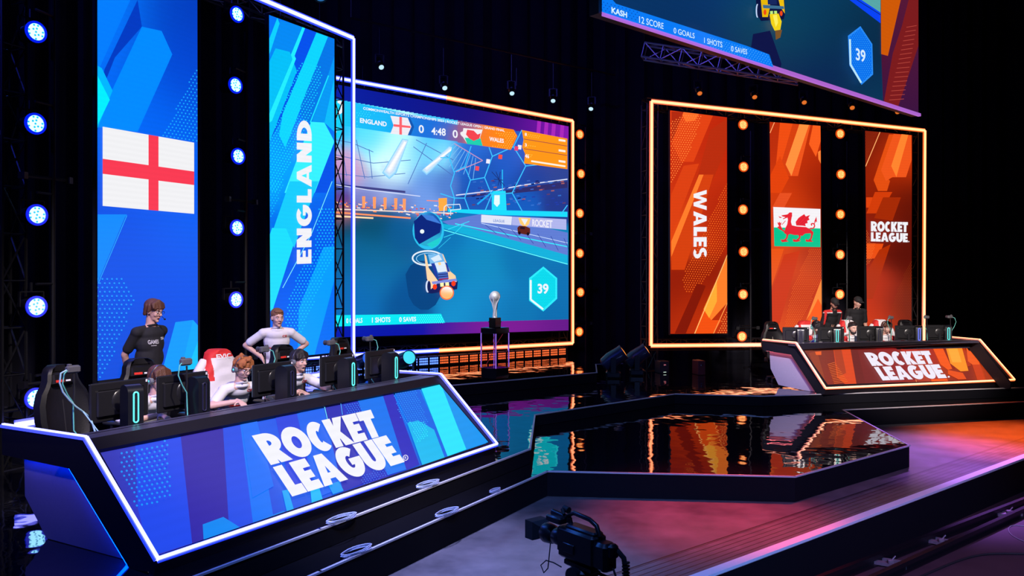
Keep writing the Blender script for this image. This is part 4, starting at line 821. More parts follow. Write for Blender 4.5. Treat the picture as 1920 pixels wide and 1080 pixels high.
def light_bar(a, b_, label):
    t = thing('lighting_bar', label, 'truss', (a + b_) / 2); b = MB(); b.cyl(a, b_, .024, n=8); b.build('pipe', [BLKM], t, world=True)
    b = MB()
    for e in (a, b_, (a + b_) / 2): b.cyl(e, e + Z0 * 1.2, .008, n=5)
    b.build('suspension_wire', [BLKM], t, world=True)
light_bar(tops[0] - Vector((.5, .4, -.04)), tops[4] + Vector((.6, .4, .04)), 'black pipe carrying the cool white spotlights')
light_bar(tops[5] - Vector((.5, .1, -.04)), tops[9] + Vector((.6, .2, .04)), 'black pipe carrying the amber spotlights over the right frame')
# overhead truss behind the relay screen
TR = mat('dim_aluminium_truss', (.35, .3, .34), .4, .7, noise=.2)
t = thing('box_truss', 'short aluminium lattice truss hung behind the relay screen edge', 'truss', at_depth(1320, 110, 17)); b = MB()
pA, pB = at_depth(1208, 96, 17.6), at_depth(1500, 142, 16.6); dd = (pB - pA).normalized(); sn = dd.cross(Z0).normalized()
lattice(b, pA, pB, .30, sn, sn.cross(dd).normalized(), .42, .022); b.build('lattice', [TR], t, world=True)
for e in (pA, pB): b = MB(); b.cyl(e, e + Z0 * 3, .01, n=5); b.build('suspension_wire', [BLKM], t, world=True)
spot((5.5, 13.5, 9.5), (3.8, 17.2, 6.6), (.7, .45, 1.0), 18, 50)

# ------------------------------------------------------------------ LED battens under the centre screen
CB = mat('blue_batten_cell', (.1, .1, .2), .4, emit=(0.22, 0.5, 2.2)); CO = mat('orange_batten_cell', (.2, .1, .05), .4, emit=(1.1, 0.17, 0.04))
PBt = PC.shift(.42); a0 = at_z(566, 692, .2); a1 = at_z(1062, 660, .2); a0 = PBt.hit(566, 690); a1 = PBt.hit(1061, 660); a0.z = a1.z = .2
N_B = 26; L_ = (a1 - a0).length
for i in range(N_B):
    c = lerp(a0, a1, (i + .5) / N_B); wd = L_ / N_B; px = proj(c + Z0 * .1)[0]; blue = px < 818
    t = thing('led_batten', ('blue' if blue else 'orange') + ' LED floor batten at the foot of the game screen', 'light batten', c, rz_of(PC.n), ('blue' if blue else 'orange') + ' LED battens along the foot of the game screen')
    R = Matrix.Rotation(rz_of(PC.n), 3, 'Z'); b = MB(); b.box((0, -.03, .11), (wd * .94, .09, .19), bev=.01); b.box((0, -.03, .008), (wd * .8, .16, .016)); b.build('casing', [BLKM], t)
    b = MB()
    for u_ in range(5):
        for v_ in range(3): b.box((wd * .94 * (u_ - 2) / 5.6, .018, .11 + (v_ - 1) * .052), (wd * .112, .01, .034))
    b.build('led_cells', [CB if blue else CO], t, smooth=False)
# ------------------------------------------------------------------ moving-head floor lights
def floor_light(px, py, z, name, label, lens, aim, r=.13, rim=None):
    p = at_z(px, py, z); t = thing(name, label, 'stage light', p, rz_of((aim[0], aim[1]))); b = MB()
    b.box((0, 0, .07), (.36, .3, .14), bev=.03); b.build('base', [PLAS], t)
    b = MB()
    for s_ in (-1, 1): b.bar((s_ * .2, 0, .12), (s_ * .2, 0, .42), .04, .1, (0, 1, 0))
    b.bar((-.2, 0, .14), (.2, 0, .14), .06, .04); b.build('yoke', [PLAS], t)
    d = Vector((0, math.hypot(aim[0], aim[1]), aim[2])).normalized(); c = Vector((0, 0, .38)); b = MB()
    b.lathe([(r * .55, -.26), (r * .95, -.22), (r * 1.15, -.05), (r * 1.05, .18), (r * 1.08, .26), (r * .98, .26), (r * .98, .24)], c=c, axis=d, n=20); b.build('head', [mat('dark_bluish_housing', (.03, .03, .06), .3, noise=.1)], t)  # head casing bluer and paler than base and yoke
    b = MB(); b.lathe([(r * .96, .235), (r * .9, .25), (r * .5, .262), (.001, .268), (.001, .23)], c=c, axis=d, n=20); b.build('lens', [lens], t)
    return t
floor_light(1150, 708, 0, 'moving_head_light', 'black moving-head lamp with amber lens, nearer of the pair right of the platform', mat('amber_head_lens', (.3, .2, .1), .2, emit=(1.0, .3, .02)), (.85, -.1, .6), .15)
floor_light(1194, 703, 0, 'moving_head_light', 'black moving-head lamp with amber lens, farther of the pair beside the right frame', mat('amber_head_lens', (.3, .2, .1)), (.85, -.1, .6), .15)
floor_light(757, 716, .2, 'moving_head_light', 'moving-head lamp with cyan lens in front of the battens', mat('cyan_head_lens', (.1, .3, .3), .2, emit=(.06, .75, .9)), (.45, -.75, .25), .12)
floor_light(676, 716, .0, 'moving_head_light', 'blue moving-head lamp half hidden behind the desk monitors', mat('blue_head_lens', (.1, .1, .3), .2, emit=(.02, .12, .9)), (.6, -.6, .3), .12)

# ------------------------------------------------------------------ trophy and podium
pc = at_z(928, 709, .2); th = math.radians(50)
t = thing('podium', 'clear acrylic podium with black cap and base in front of the game screen', 'podium', pc, th)
ACR = mat('clear_acrylic', (.93, .85, 1.0), .02, trans=1.0, ior=1.12, spec=.5, noise=0)
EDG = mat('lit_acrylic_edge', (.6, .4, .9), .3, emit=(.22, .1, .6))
b = MB(); b.box((0, 0, .1), (.36, .36, .2), bev=.01); b.build('base', [mat('polished_black', (.01, .01, .012), .08, noise=.1)], t)
for (x, y, sx, sy) in ((0, .17, .34, .012), (0, -.17, .34, .012), (.17, 0, .012, .33), (-.17, 0, .012, .33)):
    b = MB(); b.box((x, y, .51), (sx, sy, .62)); b.build('clear_panel', [ACR], t, smooth=False)
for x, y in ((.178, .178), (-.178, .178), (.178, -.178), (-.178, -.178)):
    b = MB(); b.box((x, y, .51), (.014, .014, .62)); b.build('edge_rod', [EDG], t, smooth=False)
b = MB(); b.box((0, 0, .87), (.37, .37, .10), bev=.008); b.build('cap', [mat('polished_black')], t)
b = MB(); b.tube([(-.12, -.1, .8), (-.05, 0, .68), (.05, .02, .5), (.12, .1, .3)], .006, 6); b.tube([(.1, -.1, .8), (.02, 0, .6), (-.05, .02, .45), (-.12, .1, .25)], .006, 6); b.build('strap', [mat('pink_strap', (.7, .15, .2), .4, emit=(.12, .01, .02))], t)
tp = pc + Z0 * .92; t = thing('trophy', 'silver trophy with a ball on a tapering stem, on a black block', 'trophy', tp, th)
b = MB(); b.box((0, 0, .09), (.16, .16, .18), bev=.006); b.box((0, 0, .105), (.166, .166, .02)); b.build('plinth', [mat('polished_black')], t)
SILV = mat('polished_silver', (.9, .91, .95), .5, .45, noise=.05)
b = MB(); b.lathe([(.045, .18), (.04, .2), (.022, .24), (.02, .32), (.026, .4), (.045, .46), (.07, .5), (.06, .52), (.001, .5)], n=16)
for k in range(5):
    a = k * 1.2566; b.tube([(.03 * math.cos(a), .03 * math.sin(a), .2), (.028 * math.cos(a + .5), .028 * math.sin(a + .5), .32), (.05 * math.cos(a + .9), .05 * math.sin(a + .9), .44), (.095 * math.cos(a + 1.1), .095 * math.sin(a + 1.1), .54), (.1 * math.cos(a + 1.1), .1 * math.sin(a + 1.1), .58)], .01, 7, rs=[.014, .01, .012, .012, .004])
b.build('stem', [SILV], t)
b = MB(); b.ball((0, 0, .565), .098, 22, 14); b.build('ball', [SILV], t)

# ------------------------------------------------------------------ player desks
DARK = mat('dark_desk_laminate', (.008, .007, .011), .45, spec=.3, noise=.12); TOPM = mat('desk_top_laminate', (.055, .05, .08), .36, noise=.12)
PANEL_L = mat('lavender_grey_panel', (.30, .28, .40), .5, noise=.08)
def desk(label, TL, TR, TRb, TLb, BLpx, BRpx, side_px, inner_px, glow, tapes, disp_fn, disp_q, dispanel_label, innerm, grade=(1, 1, 1)):
    """corner points in metres; the sloping LED front is the plane TL-BL-BR"""
    BL, BR = at_z(*BLpx, .1), at_z(*BRpx, .1); cen = (TL + TR + BL + BR) / 4
    root = thing('player_desk', label, 'desk', (cen.x, cen.y, 0), rz_of((-(TR - TL).y * -1, -(TR - TL).x)))
    TLq, TRq = TL.copy(), TR.copy(); g = GPlane(TL, BL, BR); m1, m2 = tapes
    u = (TR - TL).normalized(); back = ((TLb - TL) + (TRb - TR)) / 2
    b = MB(); b.prism([TL, TR, lerp(TR, TRb, .22), lerp(TL, TLb, .22)], -Z0 * .05); b.build('top_ledge', [TOPM], root, smooth=False, world=True)
    dz_ = Z0 * .126; b = MB(); b.prism([lerp(TL, TLb, .15) - dz_ + u * .07, lerp(TR, TRb, .15) - dz_ - u * .07, lerp(TR, TRb, .82) - dz_ - u * .07, lerp(TL, TLb, .82) - dz_ + u * .07], -Z0 * .03); b.build('worktop', [TOPM], root, smooth=False, world=True)
    b = MB(); b.prism([lerp(TL, TLb, .15) + u * .07, lerp(TR, TRb, .15) - u * .07, lerp(TR, TRb, .15) - Z0 * .15 - u * .07, lerp(TL, TLb, .15) - Z0 * .15 + u * .07], back.normalized() * .02); b.build('ledge_back', [DARK], root, smooth=False, world=True)
    # fascia under the table edge and body behind the display
    dq = [g.hit(*p) for p in disp_q]; b = MB()
    def rim(a, b2, c, d_): b.prism([a, b2, c, d_], -g.n * .06)
    rim(TL - Z0 * .001, TR - Z0 * .001, dq[1], dq[0]); rim(TR, BR, dq[2], dq[1]); rim(BR, BL, dq[3], dq[2]); rim(BL, TL, dq[0], dq[3])
    b.build('front_surround', [DARK], root, smooth=False, world=True)
    dn = g.n * -.05; b = MB(); b.prism([p + dn for p in dq], -g.n * .05); b.build('display_cabinet', [BLK], root, smooth=False, world=True)
    f0 = Vector((BL.x, BL.y, 0)) ; f1 = Vector((BR.x, BR.y, 0)); k_ = back.normalized()
    b = MB(); b.prism([BL, BR, f1 + k_ * .03, f0 + k_ * .03], k_ * .05); b.build('kick_board', [DARK], root, smooth=False, world=True)
    # end frames
    ps = Plane((TLb.x, TLb.y), (BL.x, BL.y)); outer = [ps.hit(*p) for p in side_px]
    outer = [Vector((p.x, p.y, max(0.0, p.z))) for p in outer]; inn = u * .03
    b = MB(); b.prism(outer, inn); b.build('end_frame', [DARK], root, smooth=False, world=True)
    sh = (TR - TL) - inn; b = MB(); b.prism([p + sh * .995 for p in outer], inn); b.build('end_frame', [DARK], root, smooth=False, world=True)
    ip = [ps.hit(*p) for p in inner_px]; ip = [Vector((p.x, p.y, max(0.004, p.z))) for p in ip]
    b = MB(); b.prism([p + u * .095 for p in ip], u * .02); b.build('end_panel', [innerm], root, smooth=False, world=True, label='recessed pale end panel')
    cc = sum(ip, Vector()) / len(ip); b = MB(); s1 = (cc - lerp(ip[1], ip[2], .5)).normalized() * (.062 if glow is GLB else .012); e0, e1, e2 = ip[0] + u * .045 + Z0 * .004, ip[1] + u * .045 + Z0 * .004, ip[2] + u * .045 + s1; e1b = ip[1] + u * .045 + s1
    b.bar(e0, e1, .02, .012); b.bar(e1b, e2, .012, .02); b.build('glow_strip', [glow], root, smooth=False, world=True, label='hidden light strip round the end panel')
    # light strip
    for a, c, nn in ((TLb, TL, -u), (TL, BL, g.n), (BL, BR, g.n), (BR, TR, g.n), (TR, TRb, Z0)):
        tape(root, a + nn * .001, c + nn * .001, .022, m1, m2, g.n if nn is not -u else (Z0 - u).normalized())
    d = Display(g, [tuple(p) for p in disp_q], -.045); disp_fn(d); d.build('display', root, label=dispanel_label, grade=grade)
    return root
eTLf, eTRf = Vector((-3.12, 6.04, .846)), Vector((-.87, 9.97, .846)); eback = Vector((-.92, .51, 0))
ez = zc(0, 780, 3.6)
side_E = ez((12, 78), (562, 152), (1048, 985), (1040, 1060), (900, 1075), (872, 1058), (465, 355), (80, 275), (14, 262))
inner_E = ez((80, 275), (465, 355), (868, 1060), (715, 1010), (232, 848), (86, 560))
def art_E(d):
    z3, z5, z6 = zc(0, 700, 2.842), zc(440, 720, 4.5), zc(600, 700, 2.842)
    d.grad([(180, 715), (925, 715), (925, 1050), (180, 1050)], blobs([(220, 880, 40, '#3c34a8'), (300, 860, 50, '#3040d8'), (300, 1000, 50, '#3c38c8'), (420, 900, 50, '#3638c4'), (450, 1000, 50, '#2c44d8'), (520, 850, 50, '#1c60f0'), (600, 800, 50, '#2c3cd0'), (600, 930, 50, '#1454e0'), (700, 900, 40, '#3024b8'), (740, 780, 40, '#0a6cf0'), (790, 820, 40, '#1850d0'), (850, 790, 40, '#10b0f0'), (880, 820, 30, '#1070e0')]), 30, 14)
    d.poly(z3((720, 360), (962, 325), (1024, 905), (800, 975), (735, 720)), '#2848e8'); d.poly(z3((962, 325), (1188, 288), (1222, 845), (1024, 905)), '#3a28a6'); d.poly(z3((1188, 288), (1280, 270), (1350, 810), (1222, 845)), '#2a4ce4'); d.poly(z3((1280, 270), (1368, 252), (1460, 780), (1350, 812)), '#1670f4')
    d.poly(z5((345, 285), (525, 250), (690, 840), (480, 930)), '#2c40dc'); d.poly(z5((525, 250), (750, 190), (920, 870), (690, 960)), '#1460ec'); d.poly(z5((750, 190), (900, 160), (1100, 830), (915, 910)), '#2c28b0'); d.poly(z5((900, 160), (1040, 130), (1220, 780), (1100, 830)), '#2430c0')
    d.poly(z5((1035, 130), (1248, 88), (1420, 590), (1450, 720), (1290, 770)), '#0a70ec'); d.poly(z5((1248, 88), (1335, 70), (1560, 680), (1450, 725)), '#3028ba'); d.poly(z5((60, 340), (190, 315), (330, 860), (150, 960)), '#1a6cf4')
    d.poly(z5((400, 900), (450, 890), (500, 1060), (440, 1075)), '#12a0f4'); d.poly(z5((640, 900), (715, 880), (745, 980), (650, 1010)), '#12b4f6'); d.poly(z5((790, 850), (880, 820), (920, 900), (830, 930)), '#0c94f0'); d.line(z5((758, 190), (790, 330)), 1.6, '#70d4ff'); d.line(z5((895, 160), (910, 260)), 1.4, '#50a0ff')
    d.poly(z6((400, 108), (530, 85), (690, 440), (560, 470)), '#1660e0'); d.poly(z6((540, 82), (645, 58), (780, 405), (680, 442)), '#2cdcf8'); d.poly(z6((645, 58), (700, 100), (900, 366), (780, 405)), '#1290ec'); d.poly(z6((465, 265), (520, 250), (608, 300), (665, 450), (545, 488)), '#10b4ec')
    d.dots(z6((390, 110), (510, 90), (580, 270), (520, 360), (470, 270), (430, 240)), 4.6, 3.8, 1.1, '#2c90f4', -.15); d.dots(z6((120, 165), (200, 150), (230, 200), (150, 220)), 4.6, 3.8, 1.1, '#2c84f4', -.15); d.dots(z6((480, 260), (560, 260), (580, 330), (520, 370)), 4.6, 3.8, 1.1, '#30e8f8', -.15); d.dots(z6((215, 545), (375, 490), (370, 540), (225, 600)), 5, 4, 1.1, '#3c70e8', -.2)
    d.dots(z3((635, 410), (720, 400), (890, 355), (920, 660), (830, 690), (735, 730), (690, 620), (640, 540)), 9.5, 8.6, 2.2, '#1c90fa', -.18)
    d.poly(z3((1080, 805), (1190, 765), (1278, 820), (1085, 887)), '#1884f0'); d.poly(z3((1410, 770), (1510, 732), (1525, 740), (1420, 778)), '#1878ec')
    d.glyphs('ROCKET', [(472, 817), (695, 768), (717, 817), (508, 872)], .36, .025); d.glyphs('LEAGUE', [(511.5, 876), (724, 816), (759, 866), (548, 931)], .36, .025)
    (a, b_), = z5((1442, 622)); d.ring(a, b_, 5, 5.5, 1.3, '#f4f4fa'); d.text('R', [(a - 1.8, b_ - 2), (a + 1.8, b_ - 2.6), (a + 2.2, b_ + 2), (a - 1.4, b_ + 2.6)])
GLB = mat('blue_glow_strip', (.1, .2, .5), .5, emit=(.0, .9, 26)); GLO = mat('pink_glow_strip', (.5, .2, .3), .5, emit=(9, 1.6, 1.8))
desk('large left player desk with blue sloping front reading ROCKET LEAGUE', eTLf, eTRf, eTRf + eback, eTLf + eback, (293, 1052), (930, 835), side_E, inner_E, GLB, (TAPE_B, TAPE_BH), art_E,
     [(185, 843), (825, 719), (918, 829), (296, 1041)], 'blue sloping display with the white wordmark', mat('violet_grey_panel', (.16, .14, .24), .5, noise=.08), (.85, 1.1, 1.05))
def art_W(d):
    z8 = zc(1540, 620, 5.053)
    d.grad([(1500, 640), (1890, 640), (1890, 730), (1500, 730)], blobs([(1530, 670, 20, '#7c3418'), (1560, 700, 25, '#8c3014'), (1590, 690, 20, '#7c1c18'), (1640, 690, 40, '#6a1c22'), (1700, 660, 40, '#9c2c1c'), (1760, 690, 30, '#c04418'), (1800, 700, 30, '#6c1c18'), (1860, 700, 20, '#d04c14')]), 26, 6)
    for p, c in ((((-120, 210), (-40, 195), (50, 520), (20, 530)), '#94421c'), (((115, 180), (275, 168), (335, 515), (240, 520), (150, 440)), '#d84c14'), (((120, 180), (190, 175), (235, 400), (160, 440)), '#ac4018'), (((-60, 200), (0, 195), (0, 230), (-50, 230)), '#e86820'), (((275, 168), (340, 165), (420, 510), (335, 515)), '#6c1c18'), \
        (((515, 160), (700, 150), (900, 470), (620, 490)), '#8c1c20'), (((740, 150), (890, 142), (930, 240), (800, 260)), '#b43020'), (((950, 148), (1045, 142), (1180, 480), (1040, 488)), '#a83020'), (((1045, 142), (1140, 140), (1250, 358), (1200, 372), (1130, 320)), '#ee6018'), (((1140, 140), (1180, 138), (1270, 360), (1240, 360)), '#8c2814'), \
        (((1172, 136), (1325, 136), (1394, 380), (1320, 385), (1222, 310)), '#ffa02c'), (((1190, 136), (1280, 136), (1330, 300), (1240, 300)), '#ffb848'), (((1325, 136), (1350, 136), (1420, 330), (1385, 340)), '#b43c14'), (((1370, 140), (1452, 138), (1502, 320), (1432, 322), (1390, 290)), '#ec6420'), (((1200, 372), (1340, 400), (1375, 458), (1300, 462), (1200, 410)), '#e45818'), (((1430, 322), (1505, 320), (1550, 465), (1480, 472)), '#c84414'), (((1040, 460), (1190, 455), (1205, 480), (1045, 490)), '#f06018'), (((1480, 140), (1500, 140), (1750, 462), (1560, 465)), '#a83c18')): d.poly(z8(*p), c)
    for i in range(15): d.line(z8((1480 + i * 10, 165 + i * 20), (1530 + i * 15, 150 + i * 19)), 1.1, '#e87028', up=(i == 0))
    for i in range(13): d.line(z8((60 + i * 5, 320 + i * 15), (130 + i * 10, 300 + i * 15)), .9, '#e87838', up=(i == 0))
    d.glyphs('ROCKET', z8((403, 208), (1020, 190), (1078, 312), (482, 335)), .36, .025, '#f2ecfa'); d.glyphs('LEAGUE', z8((497, 345), (1113, 318), (1192, 448), (582, 472)), .36, .025, '#f2ecfa'); (a, b_), = z8((1207, 437)); d.disc(a, b_, 2, 1.6, '#f2ecfa'); d.line(z8((895, 460), (905, 500)), .8, '#ffb080')
wTLf, wTRf = at_z(1492, 644, .846), at_z(1836, 638, .846); wTLb = at_z(1430, 638, .846); wTRb = wTRf + Vector((-.25, .85, 0))
desk('right player desk with orange sloping front reading ROCKET LEAGUE', wTLf, wTRf, wTRb, wTLb, (1547, 729), (1901, 713), [(1430, 638), (1492, 644), (1547, 729), (1545, 741), (1530, 743), (1483, 665), (1434, 657.5), (1430, 656)],
     [(1434, 658), (1483, 665), (1528, 742), (1500, 736), (1451, 722), (1436, 691)], GLO, (TAPE_O, TAPE_OH), art_W, [(1506, 655), (1833, 646), (1887, 711), (1552, 721)], 'orange sloping display with the white wordmark', PANEL_L, (1.1, .85, .6))
# ------------------------------------------------------------------ desk-side placement
from mathutils.bvhtree import BVHTree
class Side:
    def __init__(s, U, N): s.U, s.N = U.normalized(), N.normalized()
    def at(s, px, n, z=0.0, du=0.0):
        k = (px - CX) / F; u = n * (k * s.N.y - s.N.x) / (s.U.x - k * s.U.y) + du
        p = s.U * u + s.N * n; return Vector((p.x, p.y, z))
SE, SW = Side(uE, nE), Side(uW, nW)

# ------------------------------------------------------------------ monitors, towers, cameras, keyboards, mice
MON = mat('monitor_shell', (.014, .014, .016), .3, spec=.6, noise=.1)
def make_monitor():
    """local +Y is the side away from the screen (towards the house)"""
    t = thing('monitor', 'monitor', 'monitor'); b = MB()
    b.box((0, 0, .28), (.54, .03, .325), bev=.01); b.box((0, .022, .27), (.44, .026, .22), bev=.012); b.ball((0, .03, .28), (.10, .022, .10), 16, 8); b.build('housing', [MON], t)
    b = MB(); b.box((0, -.0155, .28), (.525, .002, .31)); b.build('screen', [mat('monitor_screen_glow', (.02, .02, .03), .2, emit=(.25, .35, .6), estr=.8)], t, smooth=False)
    b = MB(); b.box((0, .065, .14), (.05, .03, .27), bev=.008); b.build('stand_neck', [MON], t)
    b = MB(); b.box((0, .05, .008), (.24, .18, .014), bev=.005); b.build('stand_foot', [MON], t)
    b = MB(); b.box((-.245, .0165, .42), (.016, .003, .022)); b.build('sticker', [mat('white_sticker', (.8, .8, .8), .5)], t, smooth=False)
    return t
RING_C = mat('cyan_light_ring', (.1, .4, .4), .4, emit=(.08, .95, .85)); RING_B = mat('blue_light_ring', (.1, .1, .5), .4, emit=(.12, .22, 1.4)); RING_D = mat('unlit_ring', (.02, .02, .05), .3)
def make_tower(ring):
    t = thing('computer_tower', 'tower', 'computer'); b = MB(); prof = []
    for k in range(9): a = math.pi * k / 8; prof.append((-.085 * math.cos(a), .375 + .06 * math.sin(a)))
    poly = [(-.085, .0)] + prof + [(.085, .0)]
    b.prism([(-.062, y, z) for y, z in poly], (.124, 0, 0)); b.build('case', [mat('satin_black_case', (.008, .009, .013), .28, spec=.6, noise=.1)], t)
    b = MB(); pts = []
    for k in range(17):
        a = math.pi * k / 16; pts.append((.018 * math.cos(a), .088, .36 + .02 * math.sin(a)))
    for k in range(17):
        a = math.pi + math.pi * k / 16; pts.append((.018 * math.cos(a), .088, .155 + .02 * math.sin(a)))
    b.tube(pts + [pts[0]], .0065, 6); b.build('light_ring', [ring], t, label='glowing oval light ring')
    b = MB(); b.box((0, .086, .25), (.03, .004, .2)); b.build('front_grille', [BLK], t, smooth=False)
    return t
def make_webcam(cable_m, side=1):
    t = thing('camera_on_arm', 'cam', 'camera'); b = MB(); b.cyl((0, 0, 0), (0, 0, .02), .04, n=14); b.build('clamp_base', [PLAS], t)
    b = MB(); b.tube([(0, 0, .02), (.01, 0, .18), (-.005, 0, .38), (0, .0, .53)], .008, 8); b.build('flexible_arm', [PLAS], t)
    b = MB(); b.box((0, -.01, .565), (.115, .05, .062), bev=.012); b.box((side * .03, -.01, .60), (.03, .03, .02), bev=.004); b.build('camera_body', [mat('grey_camera_body', (.10, .10, .11), .35, noise=.15)], t)
    b = MB(); b.cyl((-side * .02, -.03, .565), (-side * .02, -.085, .565), .026, .03, n=16); b.build('lens', [mat('lens_glass', (.05, .05, .07), .1, spec=.9)], t)
    b = MB(); b.tube([(side * .05, .0, .56), (side * .09, .02, .54), (side * .11, .03, .46), (side * .07, .03, .37), (side * .02, .025, .30), (.02, .03, .2), (.03, .05, .08), (.0, .09, .008), (.04, .16, .008)], .0055, 7); b.build('cable', [cable_m], t, label='thin teal cable')
    return t
TEAL = mat('teal_cable', (.12, .5, .42), .4, noise=.1)
def make_keyboard():
    t = thing('keyboard', 'keyboard', 'keyboard'); b = MB(); b.box((0, 0, .012), (.36, .13, .02), bev=.006); b.build('case', [PLAS], t)
    b = MB()
    for i in range(14):
        for j in range(5): b.box((-.162 + i * .025, -.048 + j * .024, .025), (.021, .02, .008))
    b.build('keys', [mat('key_plastic', (.03, .03, .035), .4)], t, smooth=False); return t
def make_mouse():
    t = thing('mouse', 'mouse', 'computer mouse'); b = MB(); b.ball((0, 0, .012), (.032, .06, .026), 14, 8); b.build('shell', [PLAS], t)
    b = MB(); b.cyl((-.004, .03, .034), (.004, .03, .034), .008, n=10); b.build('scroll_wheel', [BLKM], t); return t
protos = []
def place(proto, p, d, label, group, sc=1.0):
    o = copy_tree(proto); o.matrix_basis = Matrix.Translation(p) @ Matrix.Rotation(rz_of(d), 4, 'Z') @ Matrix.Scale(sc, 4); o['label'] = label
    if group: o['group'] = group
    if proto not in protos: protos.append(proto)
    return o
P_mon = make_monitor(); P_tw = {'c': make_tower(RING_C), 'b': make_tower(RING_B), 'd': make_tower(RING_D)}; P_cam = {1: make_webcam(TEAL, 1), -1: make_webcam(TEAL, -1)}; P_kb = make_keyboard(); P_ms = make_mouse()
TZ = .7205
nth = ['first', 'second', 'third', 'fourth', 'fifth']
em = [(224, -6.32), (343, -6.3), (512, -6.3), (632, -6.3), (713, -6.3)]
for k, (px, n) in enumerate(em):
    place(P_mon, SE.at(px, n, TZ), nE, 'back of a black monitor on the blue desk, %s from the near end' % nth[k], 'monitors on the blue desk')
for k, (px, n, kd) in enumerate([(247, -6.07, 'c'), (371, -6.07, 'd'), (536, -6.07, 'd'), (651, -6.07, 'c'), (732, -6.07, 'c')]):
    place(P_tw[kd], SE.at(px, n, TZ), nE if k else nE - uE * .25, 'rounded computer tower with %s ring on the blue desk, %s from near end' % ('cyan' if kd == 'c' else 'unlit', nth[k]), 'computer towers on the blue desk')
for k, (px, n, sd, zs) in enumerate([(138, -6.42, 1, 1), (350, -6.12, 1, 1), (497, -6.48, -1, 1), (622, -6.48, -1, 1), (694, -6.48, -1, 1)]):
    o = place(P_cam[sd], SE.at(px, n, TZ), nE, 'small camera on a flexible arm on the blue desk, %s from its near end' % nth[k], 'cameras on arms on the blue desk')
for k, (px, n) in enumerate([(306, -6.12), (489, -6.14), (598, -6.5), (672, -6.5)]):
    place(P_kb, SE.at(px, n, TZ), nE, 'low black keyboard on the blue desk, %s' % ['nearest, left of the second tower', 'in front of the third monitor', 'between the third and fourth monitors', 'between the last two monitors'][k], 'keyboards on the blue desk')
for k, (px, n) in enumerate([(284, -6.10), (441, -6.10), (588, -6.15)]):
    place(P_ms, SE.at(px, n, TZ), nE, 'black mouse on the blue desk, %s' % ['beside the nearest cyan-ringed tower', 'in front of the ginger player', 'in front of the dark-haired player'][k], 'mice on the blue desk')
wm = [1492, 1558, 1631, 1702, 1760]
for k, px in enumerate(wm): place(P_mon, SW.at(px, -13.62, TZ), nW - uW * .35, 'back of a black monitor on the orange desk, %s from its left end' % nth[k], 'monitors on the orange desk', .88)
for k, (px, kd) in enumerate([(1501, 'd'), (1569, 'c'), (1648, 'd'), (1722, 'b'), (1777, 'c')]):
    place(P_tw[kd], SW.at(px, -13.42, TZ), nW - uW * .55, 'computer tower with %s ring on the orange desk, %s from left' % ({'c': 'cyan', 'b': 'blue', 'd': 'unlit'}[kd], nth[k]), 'computer towers on the orange desk', .92)
for k, (px, sd) in enumerate([(1528, 1), (1593, 1), (1671, 1), (1738, 1), (1782, -1)]):
    place(P_cam[sd], SW.at(px, -13.71, TZ), nW, 'small camera on a flexible arm on the orange desk, %s from its left end' % nth[k], 'cameras on arms on the orange desk', .95)
# long arm-cable hanging over the near end of the blue desk
t = thing('cable', 'pale teal cable bundle curving over the near end of the blue desk', 'cable', SE.at(190, -5.9, TZ)); b = MB()
pts = [(125, 694), (114, 700), (112, 718), (118, 735), (130, 750), (142, 762), (156, 772), (170, 784), (180, 800)]
W3 = [Plane(SE.at(100, -6.35).xy, (SE.at(100, -6.35) + uE).xy).hit(*p) for p in pts[:-1]] + [SE.at(186, -6.0, TZ + .006)]
b.tube(W3, .007, 7); b.tube([W3[-3], lerp(W3[-3], SE.at(205, -5.9, TZ + .006), .5), SE.at(205, -5.9, TZ + .006)], .005, 6); b.build('bundle', [mat('pale_teal_cable', (.35, .6, .65), .4)], t, world=True)

